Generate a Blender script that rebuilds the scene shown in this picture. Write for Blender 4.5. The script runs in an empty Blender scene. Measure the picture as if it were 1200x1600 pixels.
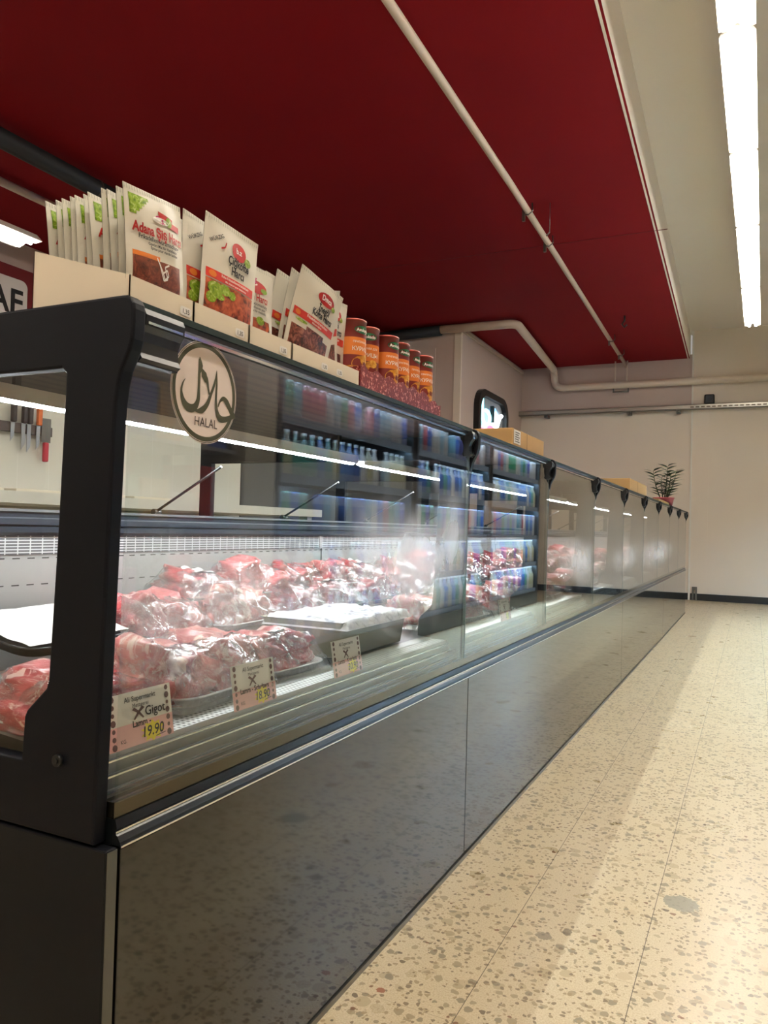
import bpy, bmesh, math, random
from mathutils import Vector, Matrix, noise
random.seed(7)
sc = bpy.context.scene
COL = sc.collection

# ------------------------------------------------------------------ camera
CAM_H = 0.96
cam = bpy.data.cameras.new('camera')
cam.sensor_fit = 'VERTICAL'; cam.sensor_height = 24; cam.sensor_width = 18; cam.lens = 18.0
cam.clip_start = 0.02; cam.clip_end = 60
cam_o = bpy.data.objects.new('camera', cam); COL.objects.link(cam_o)
fwd = Vector((-0.434, 0.901, 0.020)); right = Vector((0.901, 0.434, 0.027)); down = Vector((0.0150, 0.030, -0.9994))
fwd.normalize(); right = (right - fwd*right.dot(fwd)).normalized(); upv = right.cross(fwd)
M = Matrix((right, upv, -fwd)).transposed().to_4x4(); M.translation = (0, 0, CAM_H)
cam_o.matrix_world = M
sc.camera = cam_o

# ------------------------------------------------------------------ colour management, world
sc.view_settings.view_transform = 'Standard'; sc.view_settings.look = 'None'
sc.view_settings.gamma = 1.0; sc.view_settings.use_curve_mapping = False
sc.view_settings.exposure = 1.28
W = bpy.data.worlds.new('world'); sc.world = W; W.use_nodes = True
W.node_tree.nodes['Background'].inputs[0].default_value = (1, 0.93, 0.85, 1)
W.node_tree.nodes['Background'].inputs[1].default_value = 0.15
sc.cycles.max_bounces = 10; sc.cycles.transparent_max_bounces = 32
sc.cycles.sample_clamp_indirect = 6.0
sc.cycles.caustics_reflective = False; sc.cycles.caustics_refractive = False

TUBE = 30.0        # strength of the ceiling tubes
LEDS = 66.0        # strength of the strip inside the counter
FRIDGE = 115.0

# ------------------------------------------------------------------ material helpers
def srgb(r, g, b):
    f = lambda c: (c/255/12.92) if c/255 <= 0.04045 else ((c/255+0.055)/1.055)**2.4
    return (f(r), f(g), f(b), 1)
MATS = {}
def newmat(name):
    m = bpy.data.materials.new(name); m.use_nodes = True
    nt = m.node_tree; b = nt.nodes['Principled BSDF']
    MATS[name] = m
    return m, nt, b
def mat(name, col, rough=0.5, metal=0.0, emit=None, es=0, spec=None, coat=0, bump=0, bscale=30, var=0, sss=0):
    if name in MATS: return MATS[name]
    m, nt, b = newmat(name)
    b.inputs['Base Color'].default_value = col; b.inputs['Roughness'].default_value = rough
    b.inputs['Metallic'].default_value = metal
    if spec is not None: b.inputs['Specular IOR Level'].default_value = spec
    if coat: b.inputs['Coat Weight'].default_value = coat; b.inputs['Coat Roughness'].default_value = 0.06
    if emit: b.inputs['Emission Color'].default_value = emit; b.inputs['Emission Strength'].default_value = es
    if sss:
        b.inputs['Subsurface Weight'].default_value = sss; b.inputs['Subsurface Radius'].default_value = (0.01, 0.004, 0.003)
    if bump or var:
        tc = nt.nodes.new('ShaderNodeTexCoord'); n = nt.nodes.new('ShaderNodeTexNoise')
        n.inputs['Scale'].default_value = bscale; n.inputs['Detail'].default_value = 5
        nt.links.new(tc.outputs['Object'], n.inputs['Vector'])
        if bump:
            bp = nt.nodes.new('ShaderNodeBump'); bp.inputs['Strength'].default_value = bump; bp.inputs['Distance'].default_value = 0.01
            nt.links.new(n.outputs['Fac'], bp.inputs['Height']); nt.links.new(bp.outputs[0], b.inputs['Normal'])
        if var:
            mx = nt.nodes.new('ShaderNodeMix'); mx.data_type = 'RGBA'
            mx.inputs[6].default_value = tuple(c*(1-var) for c in col[:3])+(1,)
            mx.inputs[7].default_value = tuple(min(1, c*(1+var)) for c in col[:3])+(1,)
            nt.links.new(n.outputs['Fac'], mx.inputs[0]); nt.links.new(mx.outputs[2], b.inputs['Base Color'])
    return m
def N(nt, t, **kw):
    n = nt.nodes.new(t)
    for k, v in kw.items(): setattr(n, k, v)
    return n
def math_n(nt, op, a, b=None, c=None):
    n = nt.nodes.new('ShaderNodeMath'); n.operation = op
    for i, v in enumerate((a, b, c)):
        if v is None: continue
        if isinstance(v, (int, float)): n.inputs[i].default_value = v
        else: nt.links.new(v, n.inputs[i])
    return n.outputs[0]
def ramp(nt, fac, stops, interp='LINEAR'):
    r = nt.nodes.new('ShaderNodeValToRGB'); r.color_ramp.interpolation = interp
    e = r.color_ramp.elements
    while len(e) < len(stops): e.new(0.5)
    for el, (p, c) in zip(e, stops): el.position = p; el.color = c
    nt.links.new(fac, r.inputs[0]); return r.outputs[0]
def mixc(nt, fac, a, b):
    mx = nt.nodes.new('ShaderNodeMix'); mx.data_type = 'RGBA'
    for i, v in ((0, fac), (6, a), (7, b)):
        if isinstance(v, (int, float)): mx.inputs[i].default_value = v
        elif isinstance(v, tuple): mx.inputs[i].default_value = v
        else: nt.links.new(v, mx.inputs[i])
    return mx.outputs[2]
def noise_t(nt, vec, scale, detail=4, rough=0.5, dist=0):
    n = nt.nodes.new('ShaderNodeTexNoise'); n.inputs['Scale'].default_value = scale
    n.inputs['Detail'].default_value = detail; n.inputs['Roughness'].default_value = rough; n.inputs['Distortion'].default_value = dist
    nt.links.new(vec, n.inputs['Vector']); return n.outputs['Fac']
def objco(nt):
    return N(nt, 'ShaderNodeTexCoord').outputs['Object']

def thin_glass(name, tint=(0.97, 0.99, 0.98, 1), boost=1.0, rough=0.0, mist=None, bump=0, bscale=20, white=0.0, f0=0.04, wlo=0.45):
    """clear sheet: light passes straight through, the rest mirrors by the Fresnel law; mist = droplets on the pane"""
    m, nt, b = newmat(name); nt.nodes.remove(b); out = nt.nodes['Material Output']
    tr = N(nt, 'ShaderNodeBsdfTransparent'); tr.inputs[0].default_value = tint
    gl = N(nt, 'ShaderNodeBsdfGlossy'); gl.inputs['Roughness'].default_value = rough
    geo = N(nt, 'ShaderNodeNewGeometry')
    dt = N(nt, 'ShaderNodeVectorMath', operation='DOT_PRODUCT')
    if bump:
        co = objco(nt); h = noise_t(nt, co, bscale, 3, 0.6, 1.5)
        bp = N(nt, 'ShaderNodeBump'); bp.inputs['Strength'].default_value = bump; bp.inputs['Distance'].default_value = 0.004
        nt.links.new(h, bp.inputs['Height']); nt.links.new(bp.outputs[0], gl.inputs['Normal']); nt.links.new(bp.outputs[0], dt.inputs[0])
    else: nt.links.new(geo.outputs['Normal'], dt.inputs[0])
    nt.links.new(geo.outputs['Incoming'], dt.inputs[1])
    c = math_n(nt, 'ABSOLUTE', dt.outputs['Value']); k = math_n(nt, 'SUBTRACT', 1.0, c)
    p = math_n(nt, 'POWER', k, 5.0); fr = math_n(nt, 'MULTIPLY_ADD', p, (1-f0)*boost, f0*boost)
    fr = math_n(nt, 'MINIMUM', fr, 0.95)
    mx = N(nt, 'ShaderNodeMixShader'); nt.links.new(fr, mx.inputs[0]); nt.links.new(tr.outputs[0], mx.inputs[1]); nt.links.new(gl.outputs[0], mx.inputs[2])
    last = mx.outputs[0]
    if white:
        di = N(nt, 'ShaderNodeBsdfDiffuse'); di.inputs[0].default_value = (0.9, 0.9, 0.92, 1)
        co2 = objco(nt); w = noise_t(nt, co2, 14, 5, 0.6, 2.0)
        wv = ramp(nt, w, [(wlo, (0, 0, 0, 1)), (wlo+0.3, (1, 1, 1, 1))]); wv2 = math_n(nt, 'MULTIPLY', wv, white)
        m2 = N(nt, 'ShaderNodeMixShader'); nt.links.new(wv2, m2.inputs[0]); nt.links.new(last, m2.inputs[1]); nt.links.new(di.outputs[0], m2.inputs[2]); last = m2.outputs[0]
    if mist:
        co = N(nt, 'ShaderNodeNewGeometry').outputs['Position']; tot = None
        for (x, y, z, ry, rz, a) in mist:
            mp = N(nt, 'ShaderNodeVectorMath', operation='SUBTRACT'); nt.links.new(co, mp.inputs[0]); mp.inputs[1].default_value = (x, y, z)
            ms = N(nt, 'ShaderNodeVectorMath', operation='MULTIPLY'); nt.links.new(mp.outputs[0], ms.inputs[0]); ms.inputs[1].default_value = (0, 1/ry, 1/rz)
            ln = N(nt, 'ShaderNodeVectorMath', operation='LENGTH'); nt.links.new(ms.outputs[0], ln.inputs[0])
            nz = noise_t(nt, co, 5, 5, 0.65, 0.6); d = math_n(nt, 'MULTIPLY_ADD', nz, 1.1, ln.outputs['Value'])
            v = N(nt, 'ShaderNodeMapRange', interpolation_type='SMOOTHSTEP'); nt.links.new(d, v.inputs[0])
            v.inputs[1].default_value = 1.6; v.inputs[2].default_value = 0.35; v.inputs[3].default_value = 0; v.inputs[4].default_value = a
            tot = v.outputs[0] if tot is None else math_n(nt, 'MAXIMUM', tot, v.outputs[0])
        di = N(nt, 'ShaderNodeBsdfTranslucent'); di.inputs[0].default_value = (0.9, 0.9, 0.93, 1)
        d2 = N(nt, 'ShaderNodeBsdfDiffuse'); d2.inputs[0].default_value = (0.9, 0.9, 0.93, 1)
        md = N(nt, 'ShaderNodeMixShader'); md.inputs[0].default_value = 0.5; nt.links.new(di.outputs[0], md.inputs[1]); nt.links.new(d2.outputs[0], md.inputs[2])
        m2 = N(nt, 'ShaderNodeMixShader'); nt.links.new(tot, m2.inputs[0]); nt.links.new(last, m2.inputs[1]); nt.links.new(md.outputs[0], m2.inputs[2]); last = m2.outputs[0]
    nt.links.new(last, out.inputs['Surface'])
    return m

# ------------------------------------------------------------------ mesh builder
class MB:
    def __init__(s): s.v = []; s.f = []; s.m = []; s.s = []
    def add(s, vs, fs, mi=0, smooth=False):
        o = len(s.v); s.v += [tuple(p) for p in vs]; s.f += [tuple(i+o for i in f) for f in fs]
        s.m += [mi]*len(fs); s.s += [smooth]*len(fs); return s
    def box(s, x0, x1, y0, y1, z0, z1, mi=0):
        vs = [(x, y, z) for x in (x0, x1) for y in (y0, y1) for z in (z0, z1)]
        return s.add(vs, [(0, 1, 3, 2), (4, 6, 7, 5), (0, 4, 5, 1), (2, 3, 7, 6), (0, 2, 6, 4), (1, 5, 7, 3)], mi)
    def prism_y(s, prof, y0, y1, mi=0, smooth=False, caps=True):
        """profile of (x, z) run along y"""
        n = len(prof); vs = [(x, y0, z) for x, z in prof]+[(x, y1, z) for x, z in prof]
        fs = [(i, (i+1) % n, n+(i+1) % n, n+i) for i in range(n)]
        s.add(vs, fs, mi, smooth)
        if caps: s.add([vs[i] for i in range(n)], [tuple(range(n))], mi); s.add([vs[n+i] for i in range(n)], [tuple(range(n))][::-1], mi)
        return s
    def tube(s, pts, r, seg=12, mi=0, caps=True):
        pts = [Vector(p) for p in pts]; n = len(pts); rr = r if isinstance(r, (list, tuple)) else [r]*n
        rings = []; ref = Vector((0, 0, 1))
        d0 = (pts[1]-pts[0]).normalized()
        if abs(d0.dot(ref)) > 0.95: ref = Vector((1, 0, 0))
        for i in range(n):
            if i == 0: d = pts[1]-pts[0]
            elif i == n-1: d = pts[-1]-pts[-2]
            else: d = (pts[i+1]-pts[i]).normalized()+(pts[i]-pts[i-1]).normalized()
            d.normalize(); a = ref - d*ref.dot(d)
            if a.length < 1e-4: a = d.orthogonal()
            a.normalize(); b = d.cross(a); ref = a
            rings.append([pts[i]+(a*math.cos(t)+b*math.sin(t))*rr[i] for t in [2*math.pi*k/seg for k in range(seg)]])
        vs = [p for r_ in rings for p in r_]
        fs = [(i*seg+k, i*seg+(k+1) % seg, (i+1)*seg+(k+1) % seg, (i+1)*seg+k) for i in range(n-1) for k in range(seg)]
        s.add(vs, fs, mi, True)
        if caps: s.add(rings[0][::-1], [tuple(range(seg))], mi); s.add(rings[-1], [tuple(range(seg))], mi)
        return s
    def lathe(s, prof, c=(0, 0, 0), seg=24, mi=0, mats=None):
        vs = [(c[0]+r*math.cos(2*math.pi*k/seg), c[1]+r*math.sin(2*math.pi*k/seg), c[2]+z) for r, z in prof for k in range(seg)]
        for i in range(len(prof)-1):
            fs = [(i*seg+k, i*seg+(k+1) % seg, (i+1)*seg+(k+1) % seg, (i+1)*seg+k) for k in range(seg)]
            o = len(s.v)
            if i == 0: s.v += vs
            base = s._lb = o if i == 0 else s._lb
            s.f += [tuple(j+base for j in f) for f in fs]; mm = mats[i] if mats else mi
            s.m += [mm]*seg; s.s += [True]*seg
        return s
    def grid(s, fn, nu, nv, mi=0, smooth=True, flip=False, keep=None):
        vs = [fn(i/nu, j/nv) for j in range(nv+1) for i in range(nu+1)]
        fs = [(j*(nu+1)+i, j*(nu+1)+i+1, (j+1)*(nu+1)+i+1, (j+1)*(nu+1)+i) for j in range(nv) for i in range(nu) if keep is None or keep((i+.5)/nu, (j+.5)/nv)]
        if flip: fs = [f[::-1] for f in fs]
        return s.add(vs, fs, mi, smooth)
    def text(s, txt, fn, size, mi=0, align='CENTER', bold=0.0, sx=1.0):
        """letters of height size laid on fn(u, v) -> point"""
        cu = bpy.data.curves.new('t', 'FONT'); cu.body = txt; cu.size = size; cu.align_x = align; cu.offset = bold*size
        cu.resolution_u = 3; cu.fill_mode = 'FRONT'
        ob = bpy.data.objects.new('t', cu); COL.objects.link(ob)
        dg = bpy.context.evaluated_depsgraph_get(); me = ob.evaluated_get(dg).to_mesh()
        vs = [fn(v.co.x*sx, v.co.y) for v in me.vertices]; fs = [tuple(p.vertices) for p in me.polygons]
        ob.evaluated_get(dg).to_mesh_clear(); bpy.data.objects.remove(ob); bpy.data.curves.remove(cu)
        return s.add(vs, fs, mi)
    def build(s, name, mats, parent=None, world=True, sharp=False):
        me = bpy.data.meshes.new(name)
        off = Vector((0, 0, 0))
        if parent is not None and world:
            q = parent
            while q: off += q.location; q = q.parent
        me.from_pydata([Vector(v)-off for v in s.v], [], s.f)
        if not isinstance(mats, (list, tuple)): mats = [mats]
        for m in mats: me.materials.append(m)
        me.polygons.foreach_set('material_index', s.m); me.polygons.foreach_set('use_smooth', s.s)
        bm = bmesh.new(); bm.from_mesh(me)
        if not s.noweld: bmesh.ops.remove_doubles(bm, verts=bm.verts, dist=1e-5)
        if not s.nonormal: bmesh.ops.recalc_face_normals(bm, faces=bm.faces)
        bm.to_mesh(me); bm.free(); me.update()
        o = bpy.data.objects.new(name, me); COL.objects.link(o)
        if parent is not None: o.parent = parent
        return o
    noweld = False; nonormal = False

def tag(o, label=None, cat=None, group=None, kind=None):
    if label: o['label'] = label
    if cat: o['category'] = cat
    if group: o['group'] = group
    if kind: o['kind'] = kind
    return o
def thing(name, loc, label, cat, group=None):
    o = bpy.data.objects.new(name, None); COL.objects.link(o); o.location = loc; o.empty_display_size = 0.05
    return tag(o, label, cat, group)
def struct(mb, name, m):
    return tag(mb.build(name, m), kind='structure')
def copy_tree(o, parent=None):
    c = o.copy(); COL.objects.link(c)
    if parent: c.parent = parent
    for ch in o.children: copy_tree(ch, c)
    return c
def bevel(o, w=0.004, seg=2):
    md = o.modifiers.new('bevel', 'BEVEL'); md.width = w; md.segments = seg; md.limit_method = 'ANGLE'; md.angle_limit = math.radians(50)
    return o
def ordn(n):
    return ['first', 'second', 'third', 'fourth', 'fifth', 'sixth', 'seventh', 'eighth', 'ninth', 'tenth', 'eleventh', 'twelfth', 'thirteenth', 'fourteenth'][n-1]

# ------------------------------------------------------------------ materials
def floor_mat():
    m, nt, b = newmat('terrazzo_tiles'); co = objco(nt)
    base = mixc(nt, noise_t(nt, co, 2.2, 4), srgb(196, 180, 148), srgb(212, 198, 168))
    fine = noise_t(nt, co, 260, 3, 0.7); base = mixc(nt, ramp(nt, fine, [(0.42, (0, 0, 0, 1)), (0.66, (0.7, 0.7, 0.7, 1))]), base, srgb(170, 150, 118))
    wn = N(nt, 'ShaderNodeTexNoise'); wn.inputs['Scale'].default_value = 45; nt.links.new(co, wn.inputs['Vector'])
    wv = N(nt, 'ShaderNodeVectorMath', operation='MULTIPLY_ADD'); nt.links.new(wn.outputs['Color'], wv.inputs[0]); wv.inputs[1].default_value = (0.016, 0.016, 0); nt.links.new(co, wv.inputs[2])
    for sc_, th, dens, c0, c1, c2 in ((26, 0.40, 0.34, srgb(176, 158, 124), srgb(158, 142, 112), srgb(186, 168, 136)),
                             (44, 0.40, 0.50, srgb(150, 134, 104), srgb(172, 152, 118), srgb(132, 120, 96)),
                             (90, 0.42, 0.50, srgb(142, 122, 90), srgb(166, 144, 108), srgb(118, 100, 74)),
                             (56, 0.30, 0.05, srgb(92, 74, 52), srgb(74, 62, 46), srgb(112, 70, 40))):
        vo = N(nt, 'ShaderNodeTexVoronoi'); vo.inputs['Scale'].default_value = sc_; vo.inputs['Randomness'].default_value = 1
        nt.links.new(wv.outputs[0], vo.inputs['Vector'])
        sep = N(nt, 'ShaderNodeSeparateColor'); nt.links.new(vo.outputs['Color'], sep.inputs[0])
        inside = math_n(nt, 'LESS_THAN', vo.outputs['Distance'], math_n(nt, 'MULTIPLY_ADD', sep.outputs[1], th*0.8, th*0.45))
        pick = math_n(nt, 'LESS_THAN', sep.outputs[0], dens); k = math_n(nt, 'MULTIPLY', inside, pick)
        cc = ramp(nt, sep.outputs[2], [(0, c0), (0.45, c1), (0.8, c2)])
        base = mixc(nt, math_n(nt, 'MULTIPLY', k, 0.9), base, cc)
    # joints
    sx = N(nt, 'ShaderNodeSeparateXYZ'); nt.links.new(co, sx.inputs[0])
    def joint(axis, off, w):
        a = math_n(nt, 'ADD', sx.outputs[axis], off); a = math_n(nt, 'DIVIDE', a, 0.3); a = math_n(nt, 'FRACT', a)
        a = math_n(nt, 'ABSOLUTE', math_n(nt, 'SUBTRACT', a, 0.5)); return math_n(nt, 'GREATER_THAN', a, 0.5-w/0.3)
    j1 = joint(0, 0.514+30, 0.0009); j2 = joint(1, -1.437+30, 0.0006)
    base = mixc(nt, math_n(nt, 'MULTIPLY', j2, 0.45), base, srgb(80, 62, 42))
    base = mixc(nt, math_n(nt, 'MULTIPLY', j1, 0.9), base, srgb(70, 54, 38))
    # stains of spilt mortar and scuffs with their own outlines
    def stain(x, y, rx, ry, colr, a, ns=60):
        nonlocal base
        mp = N(nt, 'ShaderNodeVectorMath', operation='SUBTRACT'); nt.links.new(co, mp.inputs[0]); mp.inputs[1].default_value = (x, y, 0)
        ms = N(nt, 'ShaderNodeVectorMath', operation='MULTIPLY'); nt.links.new(mp.outputs[0], ms.inputs[0]); ms.inputs[1].default_value = (1/rx, 1/ry, 0)
        ln = N(nt, 'ShaderNodeVectorMath', operation='LENGTH'); nt.links.new(ms.outputs[0], ln.inputs[0])
        d = math_n(nt, 'MULTIPLY_ADD', noise_t(nt, co, ns, 4, 0.6), 0.9, ln.outputs['Value'])
        k = math_n(nt, 'LESS_THAN', d, 1.3); base = mixc(nt, math_n(nt, 'MULTIPLY', k, a), base, colr)
    stain(-0.155, 2.172, 0.052, 0.052, srgb(128, 124, 108), 0.85)
    stain(-0.434, 1.838, 0.022, 0.02, srgb(92, 80, 60), 0.7, 160); stain(-0.388, 1.883, 0.012, 0.02, srgb(70, 60, 45), 0.7, 160)
    stain(-0.682, 1.462, 0.012, 0.010, srgb(140, 66, 24), 0.9, 200)
    # worn band of darker traffic dirt
    nt.links.new(base, b.inputs['Base Color'])
    r = ramp(nt, noise_t(nt, co, 7, 4), [(0.3, (0.27, 0.27, 0.27, 1)), (0.7, (0.33, 0.33, 0.33, 1))]); nt.links.new(r, b.inputs['Roughness'])
    b.inputs['Specular IOR Level'].default_value = 0.55
    return m
def meat_mat(name, c_dark, c_mid, c_fat, fat=0.55, sc_=22):
    m, nt, b = newmat(name); co = objco(nt)
    oi = N(nt, 'ShaderNodeObjectInfo'); ad = N(nt, 'ShaderNodeVectorMath', operation='ADD'); nt.links.new(co, ad.inputs[0])
    ml = math_n(nt, 'MULTIPLY', oi.outputs['Random'], 40.0); cx = N(nt, 'ShaderNodeCombineXYZ'); nt.links.new(ml, cx.inputs[0]); nt.links.new(ml, cx.inputs[1]); nt.links.new(cx.outputs[0], ad.inputs[1])
    n1 = noise_t(nt, ad.outputs[0], sc_, 6, 0.6, 1.2); n2 = noise_t(nt, ad.outputs[0], sc_*0.55, 5, 0.65, 3.0)
    base = ramp(nt, n1, [(0.30, c_dark), (0.62, c_mid)])
    fm = ramp(nt, n2, [(fat, (0, 0, 0, 1)), (fat+0.06, (1, 1, 1, 1))])
    mp = N(nt, 'ShaderNodeMapping'); mp.inputs['Scale'].default_value = (1, 6, 6); nt.links.new(ad.outputs[0], mp.inputs[0])
    n3 = noise_t(nt, mp.outputs[0], sc_*1.2, 4, 0.7, 2); fib = ramp(nt, n3, [(0.55, (0, 0, 0, 1)), (0.68, (0.7, 0.7, 0.7, 1))])
    base = mixc(nt, fib, base, c_fat); base = mixc(nt, fm, base, c_fat)
    nt.links.new(base, b.inputs['Base Color']); b.inputs['Roughness'].default_value = 0.28; b.inputs['Specular IOR Level'].default_value = 0.6
    bp = N(nt, 'ShaderNodeBump'); bp.inputs['Strength'].default_value = 0.5; bp.inputs['Distance'].default_value = 0.004
    nt.links.new(n1, bp.inputs['Height']); nt.links.new(bp.outputs[0], b.inputs['Normal'])
    return m
def picture_mat(name, stops, scale, det=4, dist=1.0):
    m, nt, b = newmat(name); co = objco(nt)
    n = noise_t(nt, co, scale, det, 0.6, dist); nt.links.new(ramp(nt, n, stops), b.inputs['Base Color']); b.inputs['Roughness'].default_value = 0.3
    return m
def ribs_mat(name, c1, c2, period, axis=0, duty=0.5, rough=0.4, metal=0.0):
    m, nt, b = newmat(name); co = objco(nt); sx = N(nt, 'ShaderNodeSeparateXYZ'); nt.links.new(co, sx.inputs[0])
    a = math_n(nt, 'FRACT', math_n(nt, 'DIVIDE', sx.outputs[axis], period)); k = math_n(nt, 'LESS_THAN', a, duty)
    nt.links.new(mixc(nt, k, c2, c1), b.inputs['Base Color']); b.inputs['Roughness'].default_value = rough; b.inputs['Metallic'].default_value = metal
    return m
def slots_mat(name, cbase, chole, py, pz, dy, dz, axy=1, axz=2, rough=0.4, metal=0.3):
    """sheet metal with a regular pattern of punched slots"""
    m, nt, b = newmat(name); co = objco(nt); sx = N(nt, 'ShaderNodeSeparateXYZ'); nt.links.new(co, sx.inputs[0])
    fa = lambda ax, p, d: math_n(nt, 'LESS_THAN', math_n(nt, 'FRACT', math_n(nt, 'DIVIDE', math_n(nt, 'ADD', sx.outputs[ax], 50.0), p)), d)
    k = math_n(nt, 'MULTIPLY', fa(axy, py, dy), fa(axz, pz, dz))
    nt.links.new(mixc(nt, k, cbase, chole), b.inputs['Base Color']); b.inputs['Roughness'].default_value = rough
    nt.links.new(mixc(nt, k, (metal,)*3+(1,), (0, 0, 0, 1)), b.inputs['Metallic'])
    return m

m_floor = floor_mat()
m_wall = mat('painted_wall', srgb(232, 220, 204), 0.75, var=0.05, bscale=1.5, bump=0.05)
m_wall_up = mat('painted_wall_upper', srgb(206, 188, 178), 0.75, var=0.05, bscale=1.2)
m_ceil_w = mat('white_ceiling_paint', srgb(242, 234, 222), 0.8, var=0.03, bscale=1)
m_ceil_r = mat('red_ceiling_paint', srgb(130, 7, 19), 0.8, spec=0.2, var=0.10, bscale=0.8)
m_white = mat('white_plastic', srgb(232, 228, 218), 0.4)
m_pipe = mat('white_pipe_paint', srgb(222, 206, 188), 0.35)
m_darkpipe = mat('black_pipe_insulation', srgb(30, 32, 34), 0.6)
m_black = mat('satin_black', srgb(14, 16, 18), 0.35)
m_panel = mat('charcoal_end_panel', srgb(6, 9, 18), 0.5, spec=0.18, bump=0.02, bscale=400)
m_glosspan = mat('glossy_dark_panel', srgb(26, 24, 21), 0.05, spec=0.55, coat=0.15)
m_steel = mat('brushed_steel', srgb(176, 178, 180), 0.35, 1.0)
m_steel_d = mat('dark_steel', srgb(120, 118, 112), 0.35, 0.9)
m_liner = mat('light_grey_liner', srgb(176, 174, 172), 0.4, 0.2)
m_ledge = mat('slate_ledge', srgb(36, 42, 52), 0.3)
m_rib = ribs_mat('ribbed_underside', srgb(60, 55, 42), srgb(24, 22, 18), 0.045, 0, 0.6, 0.5, 0.0)
m_grille = slots_mat('air_grille', srgb(205, 205, 205), srgb(85, 85, 88), 0.030, 0.0062, 0.90, 0.60)
m_slots = slots_mat('slotted_back_panel', srgb(168, 166, 164), srgb(18, 18, 18), 0.036, 0.055, 0.50, 0.045)
m_perf = slots_mat('perforated_strip', srgb(205, 205, 205), srgb(45, 45, 45), 0.012, 0.012, 0.5, 0.5, 1, 0)
m_led = mat('led_tube', (1, 1, 1, 1), 0.5, emit=(0.93, 0.97, 1.0, 1), es=LEDS)
m_tube = mat('fluorescent_tube', (1, 1, 1, 1), 0.5, emit=(1.0, 0.93, 0.83, 1), es=TUBE)
m_tube_left = mat('fluorescent_tube_left', (1, 1, 1, 1), 0.5, emit=(1.0, 0.95, 0.86, 1), es=TUBE*0.5)
m_fled = mat('fridge_led', (1, 1, 1, 1), 0.5, emit=(0.55, 0.80, 1.0, 1), es=FRIDGE)
m_edge = mat('green_glass_edge', srgb(22, 40, 34), 0.45, spec=0.3)
m_card = mat('brown_cardboard', srgb(188, 150, 98), 0.8, var=0.06, bscale=12)
m_carton = mat('white_carton', srgb(226, 214, 192), 0.55)
m_cartonside = mat('white_carton_side', srgb(216, 206, 196), 0.55)
m_foil = mat('sachet_foil', srgb(222, 218, 204), 0.3, spec=0.6)
m_foilback = mat('sachet_back', srgb(190, 186, 174), 0.35)
m_ink = mat('black_ink', srgb(24, 20, 18), 0.5)
m_redink = mat('red_ink', srgb(178, 28, 26), 0.4)
m_magenta = mat('magenta_ink', srgb(190, 40, 110), 0.4)
m_banner = mat('red_banner', srgb(206, 52, 44), 0.35)
m_leaf = picture_mat('leaf_print', [(0.3, srgb(72, 110, 20)), (0.55, srgb(140, 170, 40)), (0.75, srgb(226, 230, 190))], 120)
m_leafd = mat('green_print', srgb(120, 160, 40), 0.4)
m_picA = picture_mat('brown_meat_print', [(0.3, srgb(50, 22, 14)), (0.5, srgb(118, 56, 36)), (0.7, srgb(156, 88, 60))], 60, 5, 2)
m_picB = picture_mat('red_meat_print', [(0.34, srgb(58, 18, 10)), (0.45, srgb(150, 62, 34)), (0.65, srgb(196, 98, 62))], 75, 2, 0.5)
m_picD = picture_mat('sausage_print', [(0.34, srgb(34, 16, 12)), (0.48, srgb(108, 50, 34)), (0.66, srgb(168, 110, 92))], 70, 3, 1.5)
m_orange = mat('orange_print', srgb(216, 120, 44), 0.4)
m_yellow = picture_mat('yellow_food_print', [(0.3, srgb(120, 70, 20)), (0.5, srgb(206, 140, 40)), (0.7, srgb(236, 190, 90))], 90, 3, 1)
m_maroon = mat('maroon_print', srgb(120, 34, 30), 0.4)
m_maroonp = picture_mat('maroon_pattern_print', [(0.48, srgb(118, 32, 30)), (0.60, srgb(150, 50, 46)), (0.66, srgb(228, 170, 150))], 150, 1, 0.6)
m_green = mat('green_logo', srgb(30, 96, 60), 0.4)
m_paper = mat('white_paper', srgb(236, 232, 226), 0.6)
m_pink = mat('pink_paper', srgb(240, 188, 188), 0.6)
m_yel = mat('yellow_paper', srgb(246, 226, 60), 0.6)
m_spot = mat('grey_pink_spot', srgb(112, 84, 84), 0.6)
m_olive = mat('olive_print', srgb(66, 66, 42), 0.5)
m_stick = mat('sticker_white', srgb(226, 214, 208), 0.5)
m_lamb = meat_mat('lamb_meat', srgb(150, 42, 48), srgb(206, 98, 102), srgb(236, 200, 192), 0.57, 16)
m_fatty = meat_mat('fatty_lamb', srgb(178, 72, 72), srgb(216, 132, 126), srgb(240, 214, 198), 0.53, 14)
m_beef = meat_mat('dark_red_meat', srgb(104, 14, 22), srgb(170, 44, 50), srgb(224, 160, 156), 0.64, 18)
m_film = thin_glass('cling_film', (0.985, 0.985, 0.99, 1), 2.0, 0.07, bump=1.0, bscale=26, white=0.34, f0=0.07)
m_traywhite = mat('white_foam_tray', srgb(236, 234, 232), 0.4)
m_trayblack = mat('black_foam_tray', srgb(26, 28, 30), 0.35)
m_glass = thin_glass('front_glass', (0.945, 0.97, 0.96, 1), 1.35, mist=[(-.747, 1.74, .875, .50, .17, .42), (-.747, 2.02, .92, .2, .2, .36), (-.747, 0.90, .84, .5, .13, .26),
                    (-.747, 3.80, .82, .6, .13, .40), (-.747, 7.1, .80, 1.6, .16, .34), (-.747, 1.3, .80, .7, .08, .18), (-.747, 5.3, .80, .8, .12, .25)])
m_glass2 = thin_glass('side_glass', (0.95, 0.97, 0.96, 1), 1.0)

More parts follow.
